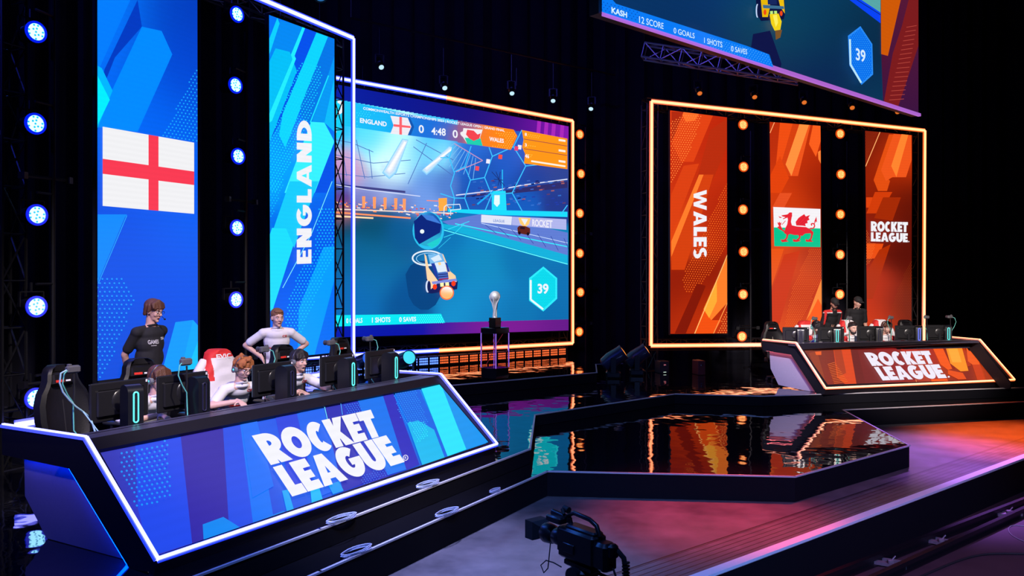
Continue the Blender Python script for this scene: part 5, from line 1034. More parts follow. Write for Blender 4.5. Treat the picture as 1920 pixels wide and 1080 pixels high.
# ------------------------------------------------------------------ gaming chairs
CHB = mat('black_leatherette', (.005, .0045, .006), .48, spec=.35, noise=.15, bump=.1, bscale=120); CHG = mat('dark_grey_quilt', (.05, .048, .045), .7, noise=.2)
def make_chair(quilt):
    t = thing('gaming_chair', 'chair', 'chair'); b = MB()
    b.box((0, .02, .43), (.50, .50, .11), bev=.045); b.box((-.25, .02, .45), (.07, .46, .12), bev=.03); b.box((.25, .02, .45), (.07, .46, .12), bev=.03); b.build('seat', [CHB], t)
    prof = [(.50, .20), (.60, .25), (.74, .275), (.88, .27), (.98, .235), (1.04, .19), (1.09, .165), (1.15, .155), (1.20, .13), (1.225, .08)]
    rings = []; b = MB()
    for z, hw in prof:
        y = -.24 - (z - .5) * .16; rings.append([Vector((hw * sx, y + dy, z)) for sx, dy in ((-1, .06), (-.82, .075), (-.6, .03), (0, .02), (.6, .03), (.82, .075), (1, .06), (1.0, -.02), (.7, -.055), (0, -.065), (-.7, -.055), (-1.0, -.02))])
    b.loft(rings); b.build('backrest', [CHB], t)
    b = MB(); b.box((0, -.285, .74), (.30, .05, .36), rot=(math.radians(9), 0, 0), bev=.02)
    for s_ in (-1, 0, 1): b.box((s_ * .1, -.262, .74), (.012, .012, .34), rot=(math.radians(9), 0, 0))
    b.build('quilted_panel', [quilt], t)
    b = MB(); b.box((0, -.30, 1.10), (.25, .07, .14), rot=(math.radians(9), 0, 0), bev=.03); b.build('headrest_pillow', [CHB], t)
    b = MB(); b.box((.045, -.262, 1.085), (.085, .006, .022), rot=(math.radians(9), 0, 0)); b.mi = 1; b.box((-.04, -.262, 1.083), (.05, .006, .015), rot=(math.radians(9), 0, 0)); b.build('logo', [mat('red_logo', (.7, .03, .02), .5), mat('white_logo', (.8, .8, .8), .5)], t, smooth=False)
    for s_ in (-1, 1):
        b = MB(); b.box((s_ * .31, .03, .66), (.085, .27, .03), bev=.012); b.bar((s_ * .31, .0, .42), (s_ * .31, .0, .65), .05, .03, (0, 1, 0)); b.build('armrest', [PLAS], t)
    b = MB(); b.cyl((0, 0, .09), (0, 0, .40), .028, n=12); b.box((0, 0, .385), (.2, .26, .03)); b.build('gas_lift', [BLKM], t)
    for k in range(5):
        a = k * 1.2566 + .3; e = Vector((.30 * math.cos(a), .30 * math.sin(a), .075)); b = MB(); b.bar((0, 0, .1), e, .045, .03); b.build('base_arm', [PLAS], t)
        b = MB(); b.cyl(e + Vector((-.012, 0, -.045)), e + Vector((.012, 0, -.045)), .03, n=12); b.build('caster', [PLAS], t)
    return t
P_ch = make_chair(mat('carbon_quilt', (.014, .013, .016), .6, noise=.2)); P_ch2 = make_chair(mat('olive_grey_quilt', (.22, .22, .18), .7, noise=.15))
CE_, CW_ = [], []
for k, (px, n, tw, lb) in enumerate([(121, -7.3, .15, 'empty black gaming chair at the near end of the blue desk'), (256, -7.2, -.1, 'black gaming chair behind the seated player between the two nearest monitors'), (411, -7.2, 0, 'gaming chair covered by the white and red jersey at the blue desk'), (530, -7.2, 0, 'black gaming chair behind the dark-haired player at the blue desk'), (640, -7.42, .1, 'empty black gaming chair at the far end of the blue desk')]):
    CE_.append(place(P_ch, SE.at(px, n - .10, 0) + SE.N * .32, nE + uE * tw, lb, 'gaming chairs at the blue desk'))
for k, (px, n, tw, lb) in enumerate([(1449, -14.75, .1, 'empty gaming chair with grey-green back at the left end of the orange desk'), (1511, -14.65, 0, 'gaming chair under a jersey behind the player in blue and white'), (1589, -14.65, 0, 'gaming chair under a hanging white jersey in the middle of the orange desk'), (1651, -14.65, 0, 'gaming chair behind the long-haired player at the orange desk'), (1697, -14.75, 0, 'empty black gaming chair behind the fourth monitor of the orange desk')]):
    CW_.append(place(P_ch2 if k == 0 else P_ch, SW.at(px, n, 0) + SW.N * .30, nW + uW * tw, lb, 'gaming chairs at the orange desk', .94))

# ------------------------------------------------------------------ people
def fused(name, mb, mats, parent, vox=.007, it=3, matfn=None):
    o = mb.build(name + '_raw', mats[:1], None, smooth=False)
    m = o.modifiers.new('r', 'REMESH'); m.mode = 'VOXEL'; m.voxel_size = vox; m.use_smooth_shade = True
    s_ = o.modifiers.new('s', 'SMOOTH'); s_.iterations = it; s_.factor = .5
    dg = bpy.context.evaluated_depsgraph_get(); me = bpy.data.meshes.new_from_object(o.evaluated_get(dg)); me.name = name
    bpy.data.objects.remove(o); me.materials.clear()
    for mm in mats: me.materials.append(mm)
    if matfn:
        for p in me.polygons: p.material_index = matfn(p.center)
    me.shade_smooth(); r = bpy.data.objects.new(name, me); COL.objects.link(r); r.parent = parent; return r
def decal(name, target, c, right, up, polys, m, parent, off=.003):
    """lay flat artwork (unit square polys, v down) onto a curved surface, along right x up"""
    c, right, up = Vector(c), Vector(right), Vector(up); n = right.cross(up).normalized()
    bvh = BVHTree.FromPolygons([v.co for v in target.data.vertices], [tuple(p.vertices) for p in target.data.polygons]); b = MB()
    for p in polys:
        vs = []
        for (u_, v_) in p:
            q = c + right * (u_ - .5) + up * (.5 - v_); h = bvh.ray_cast(q + n * .3, -n, .6)[0]
            if h is None: break
            vs.append(h + n * off)
        if len(vs) == len(p): b.add(vs, [tuple(range(len(vs)))])
    return b.build(name, [m], parent, smooth=False) if b.f else None
def ik(S, W, l1, l2, pole):
    d = W - S; L = min(d.length, (l1 + l2) * .999); dn = d.normalized(); a = (l1 * l1 - l2 * l2 + L * L) / (2 * L); h = math.sqrt(max(0, l1 * l1 - a * a))
    p = Vector(pole); p = (p - dn * p.dot(dn)).normalized(); return S + dn * a + p * h, S + dn * L
def hand(b, wr, d, palm_n, side, curl=.5, s=1.0):
    """palm, four uneven fingers and a thumb; d = pointing direction, palm_n = out of the palm"""
    d = Vector(d).normalized(); pn = Vector(palm_n); pn = (pn - d * pn.dot(d)).normalized(); x = d.cross(pn).normalized() * side
    c = wr + d * .045 * s; R = Matrix((x, d, pn)).transposed(); b.ball(c, (.038 * s, .048 * s, .016 * s), 10, 8, R)
    b.cap(wr - d * .03, .024 * s, wr + d * .02, .026 * s, 10)
    for i, (ox, L) in enumerate(((-.028, .060), (-.0095, .072), (.0095, .068), (.027, .052))):
        p = c + x * ox * s + d * .04 * s; dir_ = (d + x * ox * 3).normalized(); r = .0088 * s
        for j, f in enumerate((.45, .32, .23)):
            dir_ = (dir_ + pn * curl * .55).normalized(); q = p + dir_ * L * f * s; b.cap(p, r, q, r * .9, 8); p = q; r *= .9
    p = c - x * .034 * s - d * .015 * s; dir_ = (-x * .75 + d * .65 + pn * .3).normalized()
    for f in (.034, .026): q = p + dir_ * f * s; b.cap(p, .0105 * s, q, .009 * s, 8); p = q; dir_ = (dir_ + d * .5 + pn * .2).normalized()
def person(label, loc, face, pose, crown, hair, hairc, skin, shirt, look=(0, 0), extras=(), group=None, vox=.0075, sleeve=.45, wrists=None, shirt_mats=None, matfn=None, lean=.0, long_sleeve=False):
    """local +Y is forward, +X the person's right-hand side when seen from behind"""
    t = thing('person', label, 'person', loc, rz_of(face), group)
    seated = pose == 'seated'
    if seated: pel, che, neck = Vector((0, -.17, .585)), Vector((0, -.0 + lean * .4, crown - .45)), Vector((0, .09 + lean, crown - .27))
    else:
        k = crown / 1.76; pel, che, neck = Vector((0, 0, .94 * k)), Vector((0, lean * .5, 1.27 * k)), Vector((0, lean, 1.49 * k))
    hc = Vector((0, neck.y + .04, crown - .125)); sw = .172; shz = neck.z - .072
    SH = {s: Vector((s * sw, neck.y - .02, shz)) for s in (-1, 1)}
    if wrists is None: wrists = {s: (Vector((s * .16, neck.y + .27, .785)), (0, 1, -.12), (0, 0, -1), (s * .6, -.7, .0)) for s in (-1, 1)} if seated else {s: (Vector((s * .27, .05, .84 * crown / 1.76)), (0, .15, -1), (-s, 0, 0), (0, -1, 0)) for s in (-1, 1)}
    B = MB(); EL = {}
    for s in (-1, 1):
        W, hd, pn, pole = wrists[s]; W = Vector(W); e, W = ik(SH[s], W, .285, .255, pole); EL[s] = (e, W)
        B.cap(SH[s], .045, e, .038, 12); B.cap(e, .038, W, .025, 12); hand(B, W, hd, pn, s, .45)
    B.cap(pel, .12, che, .12, 14); B.ball(che, (.15, .10, .15), 14, 10); B.cap(che, .09, neck, .06, 12)
    for s in (-1, 1): B.cap(neck - Z0 * .03, .045, SH[s], .045, 10)
    hy, hp = look; R = Matrix.Rotation(hy, 3, 'Z') @ Matrix.Rotation(hp, 3, 'X')
    def H(x, y, z): return hc + R @ Vector((x, y, z))
    B.cap(neck - Z0 * .02, .058, H(0, -.018, -.045), .052, 14)
    for c, r in (((0, -.012, .028), (.074, .092, .090)), ((0, .022, -.018), (.060, .068, .082)), ((0, .03, -.066), (.048, .052, .042)), ((0, .068, -.094), (.021, .019, .017)), ((0, .078, .028), (.046, .014, .010)), ((.034, .06, -.024), (.023, .022, .022)), ((-.034, .06, -.024), (.023, .022, .022)), ((0, .083, -.052), (.021, .012, .009)), ((.074, -.004, -.008), (.011, .019, .030)), ((-.074, -.004, -.008), (.011, .019, .030))):
        B.ball(H(*c), r, 14, 10, R)
    B.cap(H(0, .082, .016), .009, H(0, .104, -.020), .0125, 8); B.ball(H(.013, .093, -.025), .008, 8, 6); B.ball(H(-.013, .093, -.025), .008, 8, 6)
    if seated:
        for s in (-1, 1): B.cap((s * .09, -.15, .575), .08, (s * .13, .28, .56), .055, 12); B.cap((s * .13, .28, .54), .052, (s * .13, .30, .1), .04, 12)
    else:
        for s in (-1, 1): B.cap((s * .085, 0, pel.z - .03), .085, (s * .10, .015, .5 * k), .058, 12); B.cap((s * .10, .015, .5 * k), .055, (s * .105, -.01, .09), .038, 12)
    body = fused('body', B, [skin], t, vox, 2); hide = None
    # shirt
    S = MB(); S.ball(pel + Z0 * .04, (.165, .125, .13), 16, 10); mid = (pel + che) / 2; S.ball(mid + Z0 * .04, (.168, .128, .16), 16, 10); S.ball(che + Z0 * .02, (.172, .122, .155), 16, 10)
    S.ball(lerp(che, neck, .55), (.16, .105, .09), 16, 10); S.ball(neck - Z0 * .035, (.085, .072, .035), 14, 8)
    S.cap(pel + Z0 * .06, .13, che, .125, 16)
    for s in (-1, 1):
        S.cap(neck + Vector((s * .055, -.015, -.045)), .048, SH[s] + Vector((s * .005, 0, .0)), .062, 12); e, W = EL[s]
        if long_sleeve: S.cap(SH[s], .064, e, .058, 12); S.cap(e, .056, lerp(e, W, .9), .038, 12)
        else: S.cap(SH[s], .058, lerp(SH[s], e, .74), .056, 12)
    sh = fused('jacket' if long_sleeve else 'shirt', S, shirt_mats or [shirt], t, vox, 14, (lambda c: matfn(c, SH, che, neck)) if matfn else None)
    C = MB(); C.lathe([(.064, -.012), (.072, 0), (.066, .010), (.058, .006)], c=neck + Vector((0, .002, -.012)), n=18, axis=(0, -.25, 1)); C.build('collar', [(shirt_mats or [shirt])[0]], t)
    # trousers and shoes
    TP = MB(); TR_ = mat('black_trousers', (.015, .015, .02), .8, noise=.15)
    if seated:
        TP.ball(pel - Z0 * .0, (.17, .14, .10), 14, 8)
        for s in (-1, 1): TP.cap((s * .09, -.15, .58), .09, (s * .13, .28, .565), .07, 12); TP.cap((s * .13, .28, .54), .066, (s * .13, .30, .13), .055, 12)
    else:
        TP.ball(pel - Z0 * .02, (.165, .12, .12), 14, 8)
        for s in (-1, 1): TP.cap((s * .085, 0, pel.z - .03), .10, (s * .10, .015, .5 * k), .072, 12); TP.cap((s * .10, .015, .5 * k), .07, (s * .105, -.01, .12), .058, 12)
    fused('trousers', TP, [TR_], t, .012, 3)
    for s in (-1, 1):
        fx, fy = (s * .13, .33) if seated else (s * .107, .04); q = MB(); q.ball((fx, fy + .02, .04), (.045, .12, .04), 12, 8); q.box((fx, fy + .02, .012), (.085, .25, .022), bev=.008); q.build('shoe', [mat('dark_shoes', (.02, .02, .02), .5)], t)
    # face details
    e = MB()
    for s in (-1, 1): e.ball(H(s * .029, .0745, .006), (.013, .011, .0075), 10, 6, R)
    e.mi = 1
    for s in (-1, 1): e.ball(H(s * .0285, .0835, .006), (.0055, .004, .0055), 8, 5, R)
    e.build('eyes', [mat('eye_white', (.7, .68, .66), .3), mat('dark_iris', (.03, .02, .015), .2)], t)
    e = MB()
    for s in (-1, 1): e.tube([H(s * .014, .090, .027), H(s * .03, .087, .032), H(s * .046, .074, .027)], .0038, 6)
    e.build('eyebrows', [hairc], t)
    e = MB(); e.tube([H(-.022, .088, -.053), H(0, .0955, -.050), H(.022, .088, -.053)], .0042, 6, rs=[.002, .0045, .002]); e.build('lips', [mat('lip_skin', (.42, .14, .12), .5)], t)
    # hair
    Q = MB()
    if hair in ('mop', 'curly', 'long', 'short', 'crop'):
        bulk = {'mop': 1.12, 'curly': 1.13, 'long': 1.08, 'short': 1.03, 'crop': .99}[hair]
        Q.ball(H(0, -.02, .052), (.080 * bulk, .092 * bulk, .075 * bulk), 16, 10, R); Q.ball(H(0, -.055, .005), (.072 * bulk, .05 * bulk, .075), 14, 8, R)
        if hair in ('mop', 'curly', 'long'):
            for k2 in range(9): x = (k2 - 4) * .017; Q.cap(H(x, .035, .115 - abs(x) * .5), .026, H(x * 1.15, .078 - abs(x) * .35, .052 - (k2 % 2) * .010), .015, 8)
            for s in (-1, 1): Q.cap(H(s * .075, -.005, .06), .022, H(s * .080, .0, -.0), .016, 8); Q.cap(H(s * .070, -.04, .05), .028, H(s * .068, -.05, -.04), .022, 8)
        else:
            Q.ball(H(0, .035, .088), (.062, .045, .028), 14, 8, R)
            for s in (-1, 1): Q.cap(H(s * .070, -.01, .055), .017, H(s * .073, -.012, .012), .009, 8)
        if hair == 'curly':
            random.seed(int(crown * 1000) + 5)
            for k2 in range(26): a = random.uniform(0, 6.28); z = random.uniform(.04, .13); rr = .088 * math.sqrt(max(.05, 1 - ((z - .04) / .11) ** 2)); Q.ball(H(rr * math.cos(a), -.01 + rr * 1.05 * math.sin(a) if math.sin(a) < .8 else .07, z), .020, 8, 6)
        if hair == 'long':
            for s in (-1, 1): Q.cap(H(s * .078, -.01, .0), .022, H(s * .085, .01, -.10), .018, 8)
            Q.cap(H(0, -.075, .0), .055, H(0, -.07, -.10), .045, 10)
        fused('hair', Q, [hairc], t, .006 if vox < .009 else .009, 1)
    elif hair == 'cap':
        Q.ball(H(0, -.008, .055), (.084, .100, .074), 16, 10, R); Q.cap(H(-.04, .075, .055), .012, H(-.03, .15, .045), .008, 8); Q.cap(H(.04, .075, .055), .012, H(.03, .15, .045), .008, 8); Q.ball(H(0, .11, .052), (.062, .055, .008), 14, 6, R)
        fused('cap', Q, [mat('black_cap_cloth', (.012, .012, .014), .8)], t, .008, 2); Q = MB(); Q.ball(H(0, -.052, .0), (.068, .045, .06), 12, 8, R); Q.build('hair', [hairc], t)
    if 'beard' in extras:
        Q = MB(); Q.ball(H(0, .034, -.074), (.056, .056, .042), 14, 8, R); Q.cap(H(-.05, .03, -.05), .015, H(-.066, .0, -.0), .008, 8); Q.cap(H(.05, .03, -.05), .015, H(.066, .0, -.0), .008, 8)
        fused('beard', Q, [hairc], t, .008, 1)
    if 'glasses' in extras:
        Q = MB()
        for s in (-1, 1):
            Q.tube([H(s * .031 + .022 * math.cos(a * .5236), .099, .006 + .016 * math.sin(a * .5236)) for a in range(13)], .002, 5); Q.tube([H(s * .053, .097, .01), H(s * .074, .05, .008), H(s * .08, -.01, .006)], .002, 5)
        Q.tube([H(-.009, .1, .008), H(.009, .1, .008)], .002, 5); Q.build('glasses', [mat('dark_spectacle_frame', (.01, .01, .01), .3)], t)
    if 'headset' in extras:
        Q = MB(); Q.tube([H(.094 * math.cos(a), -.005, .02 + .115 * math.sin(a)) for a in [math.pi * i / 14 for i in range(15)]], .009, 8); hs = Q.build('headset', [mat('dark_headset', (.03, .03, .05), .35, spec=.6)], t, label='dark over-ear headset')
        for s in (-1, 1):
            Q = MB(); Q.cyl(H(s * .078, -.004, -.004), H(s * .108, -.004, -.004), .036, .030, 18); Q.build('ear_cup', [mat('grey_ear_cup', (.16, .17, .2), .3, spec=.6)], hs)
            Q = MB(); Q.cyl(H(s * .107, -.004, -.004), H(s * .110, -.004, -.004), .010, n=12); Q.build('light_dot', [RING_C], hs)
        Q = MB(); Q.tube([H(.095, .01, -.02), H(.085, .06, -.055), H(.045, .105, -.062)], .0032, 6); Q.ball(H(.04, .107, -.062), .009, 8, 6); Q.build('microphone_boom', [BLK], hs)
    if 'boom' in extras:
        Q = MB(); Q.tube([H(-.08, .0, -.01), H(-.075, .06, -.05), H(-.03, .135, -.055)], .0028, 6); Q.ball(H(-.026, .14, -.055), (.010, .014, .010), 8, 6); hs = Q.build('headset_microphone', [BLK], t)
        Q = MB(); Q.tube([H(.08 * math.cos(a), -.01, .01 + .11 * math.sin(a)) for a in [math.pi * i / 12 for i in range(13)]], .004, 6); Q.build('headband', [BLK], hs)
    return t, body, sh, dict(che=che, neck=neck, SH=SH, EL=EL, hc=hc)
SK1 = mat('fair_skin', (.62, .36, .28), .5, noise=.06); SK2 = mat('light_skin', (.66, .40, .32), .5, noise=.06); SK3 = mat('tan_skin', (.45, .24, .17), .5, noise=.06)
HB = mat('brown_hair', (.10, .035, .018), .55, noise=.3, nscale=80, bump=.6, bscale=150); HD = mat('black_hair', (.015, .010, .012), .45, noise=.3, bump=.6, bscale=150); HG = mat('ginger_hair', (.36, .11, .03), .6, noise=.3, nscale=80, bump=.6, bscale=150); HL = mat('light_brown_hair', (.20, .085, .04), .6, noise=.3, nscale=80, bump=.6, bscale=150)
WH = mat('white_sports_shirt', (.72, .70, .72), .75, noise=.05); BK = mat('black_tee', (.007, .007, .010), .85, noise=.15); RD = mat('red_cloth', (.62, .02, .02), .7, noise=.08); BLU = mat('navy_blue_cloth', (.03, .05, .35), .7, noise=.1)
RED_P = mat('red_print', (.65, .02, .02), .6); WHT_P = mat('white_print', (.75, .75, .75), .6); GRY_P = mat('grey_print', (.45, .45, .48), .6)
def txt(s): return font_tris(s, .03)
def bandp(n=14, y0=.2, y1=.8, arc=.0):
    return [[(i / n, y0 + arc * math.sin(math.pi * i / n)), ((i + 1) / n, y0 + arc * math.sin(math.pi * (i + 1) / n)), ((i + 1) / n, y1 + arc * math.sin(math.pi * (i + 1) / n)), (i / n, y1 + arc * math.sin(math.pi * i / n))] for i in range(n)]
def chest_prints(r, white=True):
    t, body, sh, J = r; c = J['che']
    if white:
        decal('chest_logo', sh, c + Vector((-.09, 0, .09)), (-.06, 0, 0), (0, 0, .03), txt('CE'), RED_P, t)
        decal('chest_band', sh, c + Vector((0, 0, -.07)), (-.26, 0, 0), (0, 0, .05), bandp(14, .1, .4, .25), RED_P, t); decal('sponsor_lettering', sh, c + Vector((0, 0, -.10)), (-.16, 0, 0), (0, 0, .028), txt('EVIC'), RED_P, t, .004)
# standing man in black tee, hands behind his back, looking down to the right
r = person('standing person in black t-shirt with brown fringe and microphone, hands behind back', SE.at(279, -7.9, 0), (.93, -.37), 'standing', 1.79, 'mop', HB, SK1, BK, look=(.08, -.25), extras=('boom', 'glasses'),
           wrists={s: (Vector((s * .10, -.19, .97)), (-s, -.1, -.5), (0, -1, 0), (s * .9, -.7, 0)) for s in (-1, 1)}, lean=.03)
t, body, sh, J = r; decal('chest_print', sh, J['che'] + Vector((.055, 0, .045)), (-.12, 0, 0), (0, 0, .045), txt('GAMES'), GRY_P, t); decal('chest_print', sh, J['che'] + Vector((-.08, 0, .075)), (-.07, 0, 0), (0, 0, .03), txt('STAFF'), WHT_P, t); decal('chest_print', sh, J['che'] + Vector((.055, 0, .005)), (-.06, 0, 0), (0, 0, .012), bandp(5), GRY_P, t)
# standing man in white with hands on hips
r = person('standing person in white shirt with hands on hips behind the blue desk', SE.at(518, -8.12, 0), (.36, -.93), 'standing', 1.63, 'short', HL, SK2, WH, look=(.28, -.12), lean=.12,
           wrists={s: (Vector((s * .19, .05, .99)), (-s * .35, .25, -.8), (-s * .7, .2, .1), (s, -.35, .1)) for s in (-1, 1)}); chest_prints(r)
# seated English players
r = person('seated person with brown hair and glasses half hidden between the first two monitors', SE.at(268, -6.95, 0), (.86, -.5), 'seated', 1.20, 'mop', HB, SK1, WH, look=(.05, -.2), extras=('headset', 'glasses'), lean=.10)
r = person('seated ginger person in white shirt with glasses and headset', SE.at(434, -6.95, 0), (.70, -.71), 'seated', 1.21, 'curly', HG, SK2, WH, look=(.18, -.32), extras=('headset', 'glasses'), lean=.12); chest_prints(r)
r = person('seated dark-haired person in white shirt with headset, speaking, at blue desk', SE.at(534, -6.95, 0), (.8, -.6), 'seated', 1.215, 'mop', HD, SK1, WH, look=(.12, -.08), extras=('headset',), lean=.12); chest_prints(r)
# Welsh side
def redsh(c, SH, che, neck): return 1 if (abs(c.x) > .10 and c.z > SH[1].z - .035 + (abs(c.x) - .1) * .1) else 0
def bluewhite(c, SH, che, neck): return 1 if c.z > SH[1].z - .02 and abs(c.x) > .08 else (2 if (math.sin(c.x * 40) + math.sin(c.z * 34)) > .5 else 0)
person('seated player in patterned blue, white and red top leaning at the orange desk', SW.at(1514, -14.2, 0), (.25, -.97), 'seated', 1.20, 'mop', HD, SK3, WH, look=(0, -.55), extras=('headset',), lean=.16, vox=.010, shirt_mats=[WH, RD, BLU], matfn=bluewhite, long_sleeve=True)
person('seated bearded player with short dark hair in white top with red shoulders', SW.at(1588, -14.2, 0), (.12, -.99), 'seated', 1.17, 'crop', HD, SK2, WH, look=(.1, -.15), extras=('beard',), lean=.08, vox=.010, shirt_mats=[WH, RD], matfn=redsh, long_sleeve=True)
person('seated player with long brown hair in white top with red shoulders', SW.at(1651, -14.2, 0), (.1, -.99), 'seated', 1.17, 'long', HB, SK1, WH, look=(.1, -.2), extras=('headset',), lean=.08, vox=.010, shirt_mats=[WH, RD], matfn=redsh, long_sleeve=True)
def dkred(c, SH, che, neck): return 1 if (c.z > SH[1].z + .01 and abs(c.x) > .06) or (abs(abs(c.x) - .21) < .02 and c.z > SH[1].z - .25) else (2 if c.z > SH[1].z - .01 and abs(c.x) > .06 else 0)
person('standing bearded person in black cap and dark jacket with red shoulders', SW.at(1551, -15.6, 0), (.35, -.94), 'standing', 1.60, 'cap', HD, SK3, BK, look=(-.35, -.45), extras=('beard',), lean=.18, vox=.010, shirt_mats=[BK, RD, WHT_P], matfn=dkred, long_sleeve=True)
person('standing person in black cap and black t-shirt behind the orange desk', SW.at(1603, -15.6, 0), (.1, -.99), 'standing', 1.62, 'cap', HD, SK1, BK, look=(.15, -.35), lean=.08, vox=.010)
for o in protos:
    for c in list(o.children): bpy.data.objects.remove(c)
    bpy.data.objects.remove(o)

# ------------------------------------------------------------------ jerseys over chair backs
def jersey(chair, label, ztop, zlow, letters=None, red='yoke'):
    t = thing('sports_jersey', label, 'jersey', (0, 0, 0)); t.matrix_basis = chair.matrix_basis.copy(); b = MB()
    prof = [(zlow, .29), (.80, .300), (.90, .292), (.98, .265), (1.05, .215), (1.10, .185), (1.16, .170), (1.215, .140), (1.243, .085)]; rings = []
    for z, hw in prof:
        y = -.24 - (z - .5) * .16; w_ = .008 * math.sin(z * 40); rings.append([Vector((hw * math.copysign(abs(math.cos(a)) ** .7, math.cos(a)), y + .01 + (.095 + w_ * math.sin(a * 5)) * math.copysign(abs(math.sin(a)) ** .7, math.sin(a)), z)) for a in [2 * math.pi * i / 40 for i in range(40)]])
    b.loft(rings)
    b.f = b.f[:-2]; b.m = b.m[:-2]; b.add(rings[-1], [tuple(range(40))])
    def mf(c):
        if red == 'yoke': return 1 if (c.z > 1.16 or (abs(c.x) > .15 and abs(c.x) < .215 and c.z > .93)) else 0
        return 1 if (c.x > .10 and c.z > .98) else 0
    o = b.build('jersey_cloth', [WH, RD], t)
    # finer faces so the colour blocks end cleanly
    import bmesh; bm = bmesh.new(); bm.from_mesh(o.data); bmesh.ops.subdivide_edges(bm, edges=bm.edges, cuts=3, use_grid_fill=True)
    for f in bm.faces: f.material_index = mf(f.calc_center_median()); f.smooth = True
    bm.to_mesh(o.data); bm.free()
    if letters: decal('lettering', o, Vector((0, 0, 1.17)), (-.20, 0, 0), (0, 0, .055), txt(letters), WHT_P, t)
    for s_ in (-1, 1):
        b = MB(); b.tube([(s_ * .17, -.36, 1.12), (s_ * .27, -.33, 1.02), (s_ * .315, -.30, .86), (s_ * .31, -.28, .72)], .05, 10, rs=[.05, .052, .055, .06]); b.build('sleeve', [WH], t)
jersey(CE_[2], 'white jersey with red yoke and lettering draped over a chair at blue desk', 1.24, .62, 'EVIC')
jersey(CW_[1], 'white and red jersey over the chair behind the blue-and-white player', 1.24, .72, None)
jersey(CW_[2], 'white jersey with red edge hanging on the middle chair of the orange desk', 1.24, .6, None, 'side')
jersey(CW_[3], 'white and red jersey over the chair behind the long-haired player', 1.24, .8, None, 'side')
# ------------------------------------------------------------------ broadcast camera in the pit
fv = Vector((-.62, .78, 0)).normalized(); cpos = at_depth(1091, 1022, 5.15); base = Vector((cpos.x, cpos.y, -.9))
t = thing('broadcast_camera', 'black broadcast camera with lens hood and top handle standing in front of the stage', 'video camera', base, rz_of(fv))
h = cpos.z + .9; CB_ = mat('camera_black', (.006, .006, .008), .35, spec=.5, noise=.2); CR = mat('rubber_black', (.01, .01, .01), .7)
def L(x, y, z): return Vector((x, y, h + z))
b = MB(); b.box(L(0, 0, 0), (.13, .32, .19), bev=.015); b.box(L(0, .15, .01), (.11, .06, .16), bev=.012); b.box(L(0, -.20, -.015), (.115, .12, .17), bev=.02); b.box(L(.07, .0, .02), (.02, .22, .1), bev=.005); b.box(L(0, -.02, .10), (.09, .26, .03), bev=.01)
b.box(L(-.068, .05, -.02), (.012, .10, .06), bev=.004); b.box(L(0, -.27, .03), (.07, .05, .09), bev=.015); b.build('body', [CB_], t)
b = MB(); b.tube([L(0, .10, .11), L(0, .12, .16), L(0, .07, .185), L(0, -.07, .175), L(0, -.13, .15), L(0, -.16, .09)], .015, 10); b.build('top_handle', [CB_], t)
b = MB(); b.lathe([(.045, 0), (.052, .02), (.052, .07), (.046, .08), (.06, .10), (.066, .16), (.058, .18), (.03, .185)], c=L(0, .17, .0), axis=(0, 1, .0), n=22); b.box(L(.05, .25, -.03), (.05, .10, .07), bev=.012); b.build('lens', [CB_], t)
b = MB(); r0 = [L(x * .045, .355, z * .04) for x, z in ((-1, -1), (1, -1), (1, 1), (-1, 1))]; r1 = [L(x * .068, .40, z * .060 + .003) for x, z in ((-1, -1), (1, -1), (1, 1), (-1, 1))]; r2 = [L(x * .068, .475, z * .060 + .003) for x, z in ((-1, -1), (1, -1), (1, 1), (-1, 1))]
b.loft([r0, r1, r2]); b.build('lens_hood', [CR], t, smooth=False)
b = MB(); b.box(L(-.03, .20, .125), (.08, .14, .045), bev=.01); b.cyl(L(-.01, .12, .14), L(-.01, .26, .15), .022, n=14); b.bar(L(0, .10, .13), L(-.03, .2, .13), .03, .03); b.build('viewfinder', [CB_], t)
b = MB(); b.cyl(L(.01, .13, .185), L(.01, .175, .19), .021, n=14); b.cyl(L(-.025, .14, .165), L(-.02, .16, .195), .012, n=10); b.build('top_microphone', [CR], t)
b = MB(); b.box(L(0, -.01, -.12), (.10, .26, .04), bev=.01); b.box(L(0, 0, -.18), (.13, .15, .10), bev=.025); b.cyl(L(-.09, 0, -.18), L(.09, 0, -.18), .055, n=18); b.build('tilt_head', [CB_], t)
b = MB(); b.tube([L(.09, -.03, -.18), L(.12, -.15, -.2), L(.14, -.36, -.27)], .011, 8); b.cyl(L(.135, -.30, -.255), L(.142, -.40, -.285), .017, n=10); b.build('pan_handle', [CR], t)
b = MB(); b.cyl(L(0, 0, -.24), (0, 0, .62), .05, .06, n=16); b.cyl((0, 0, .45), (0, 0, .72), .09, n=16); b.build('column', [CB_], t)
for k in range(3):
    a = k * 2.094 + .5; b = MB(); b.cyl((0, 0, .60), (.36 * math.cos(a), .36 * math.sin(a), .03), .025, .018, n=10); b.ball((.36 * math.cos(a), .36 * math.sin(a), .025), .03, 10, 6); b.build('leg', [CB_], t)
b = MB(); b.tube([L(.02, -.28, .04), L(.03, -.33, .0), L(.035, -.345, -.08), L(.03, -.34, -.2), L(.05, -.33, -.45), L(.1, -.3, -.8), L(.15, -.3, -h + .02)], .016, 8)
for i in range(9): b.cyl(L(.033, -.343, -.02 - i * .02), L(.033, -.345, -.03 - i * .02), .024, n=10)
b.tube([L(0, -.26, -.05), L(-.01, -.31, -.12), L(-.02, -.27, -.22), L(-.02, -.2, -.3)], .007, 7); b.build('rear_cable', [CR], t)
b = MB(); b.tube([L(-.05, .24, -.04), L(-.07, .23, -.12), L(-.08, .23, -.19), L(-.08, .27, -.23), L(-.08, .30, -.19), L(-.07, .26, -.15), L(-.06, .2, -.15), L(-.055, .13, -.16)], .004, 6); b.build('lens_cable', [CR], t)
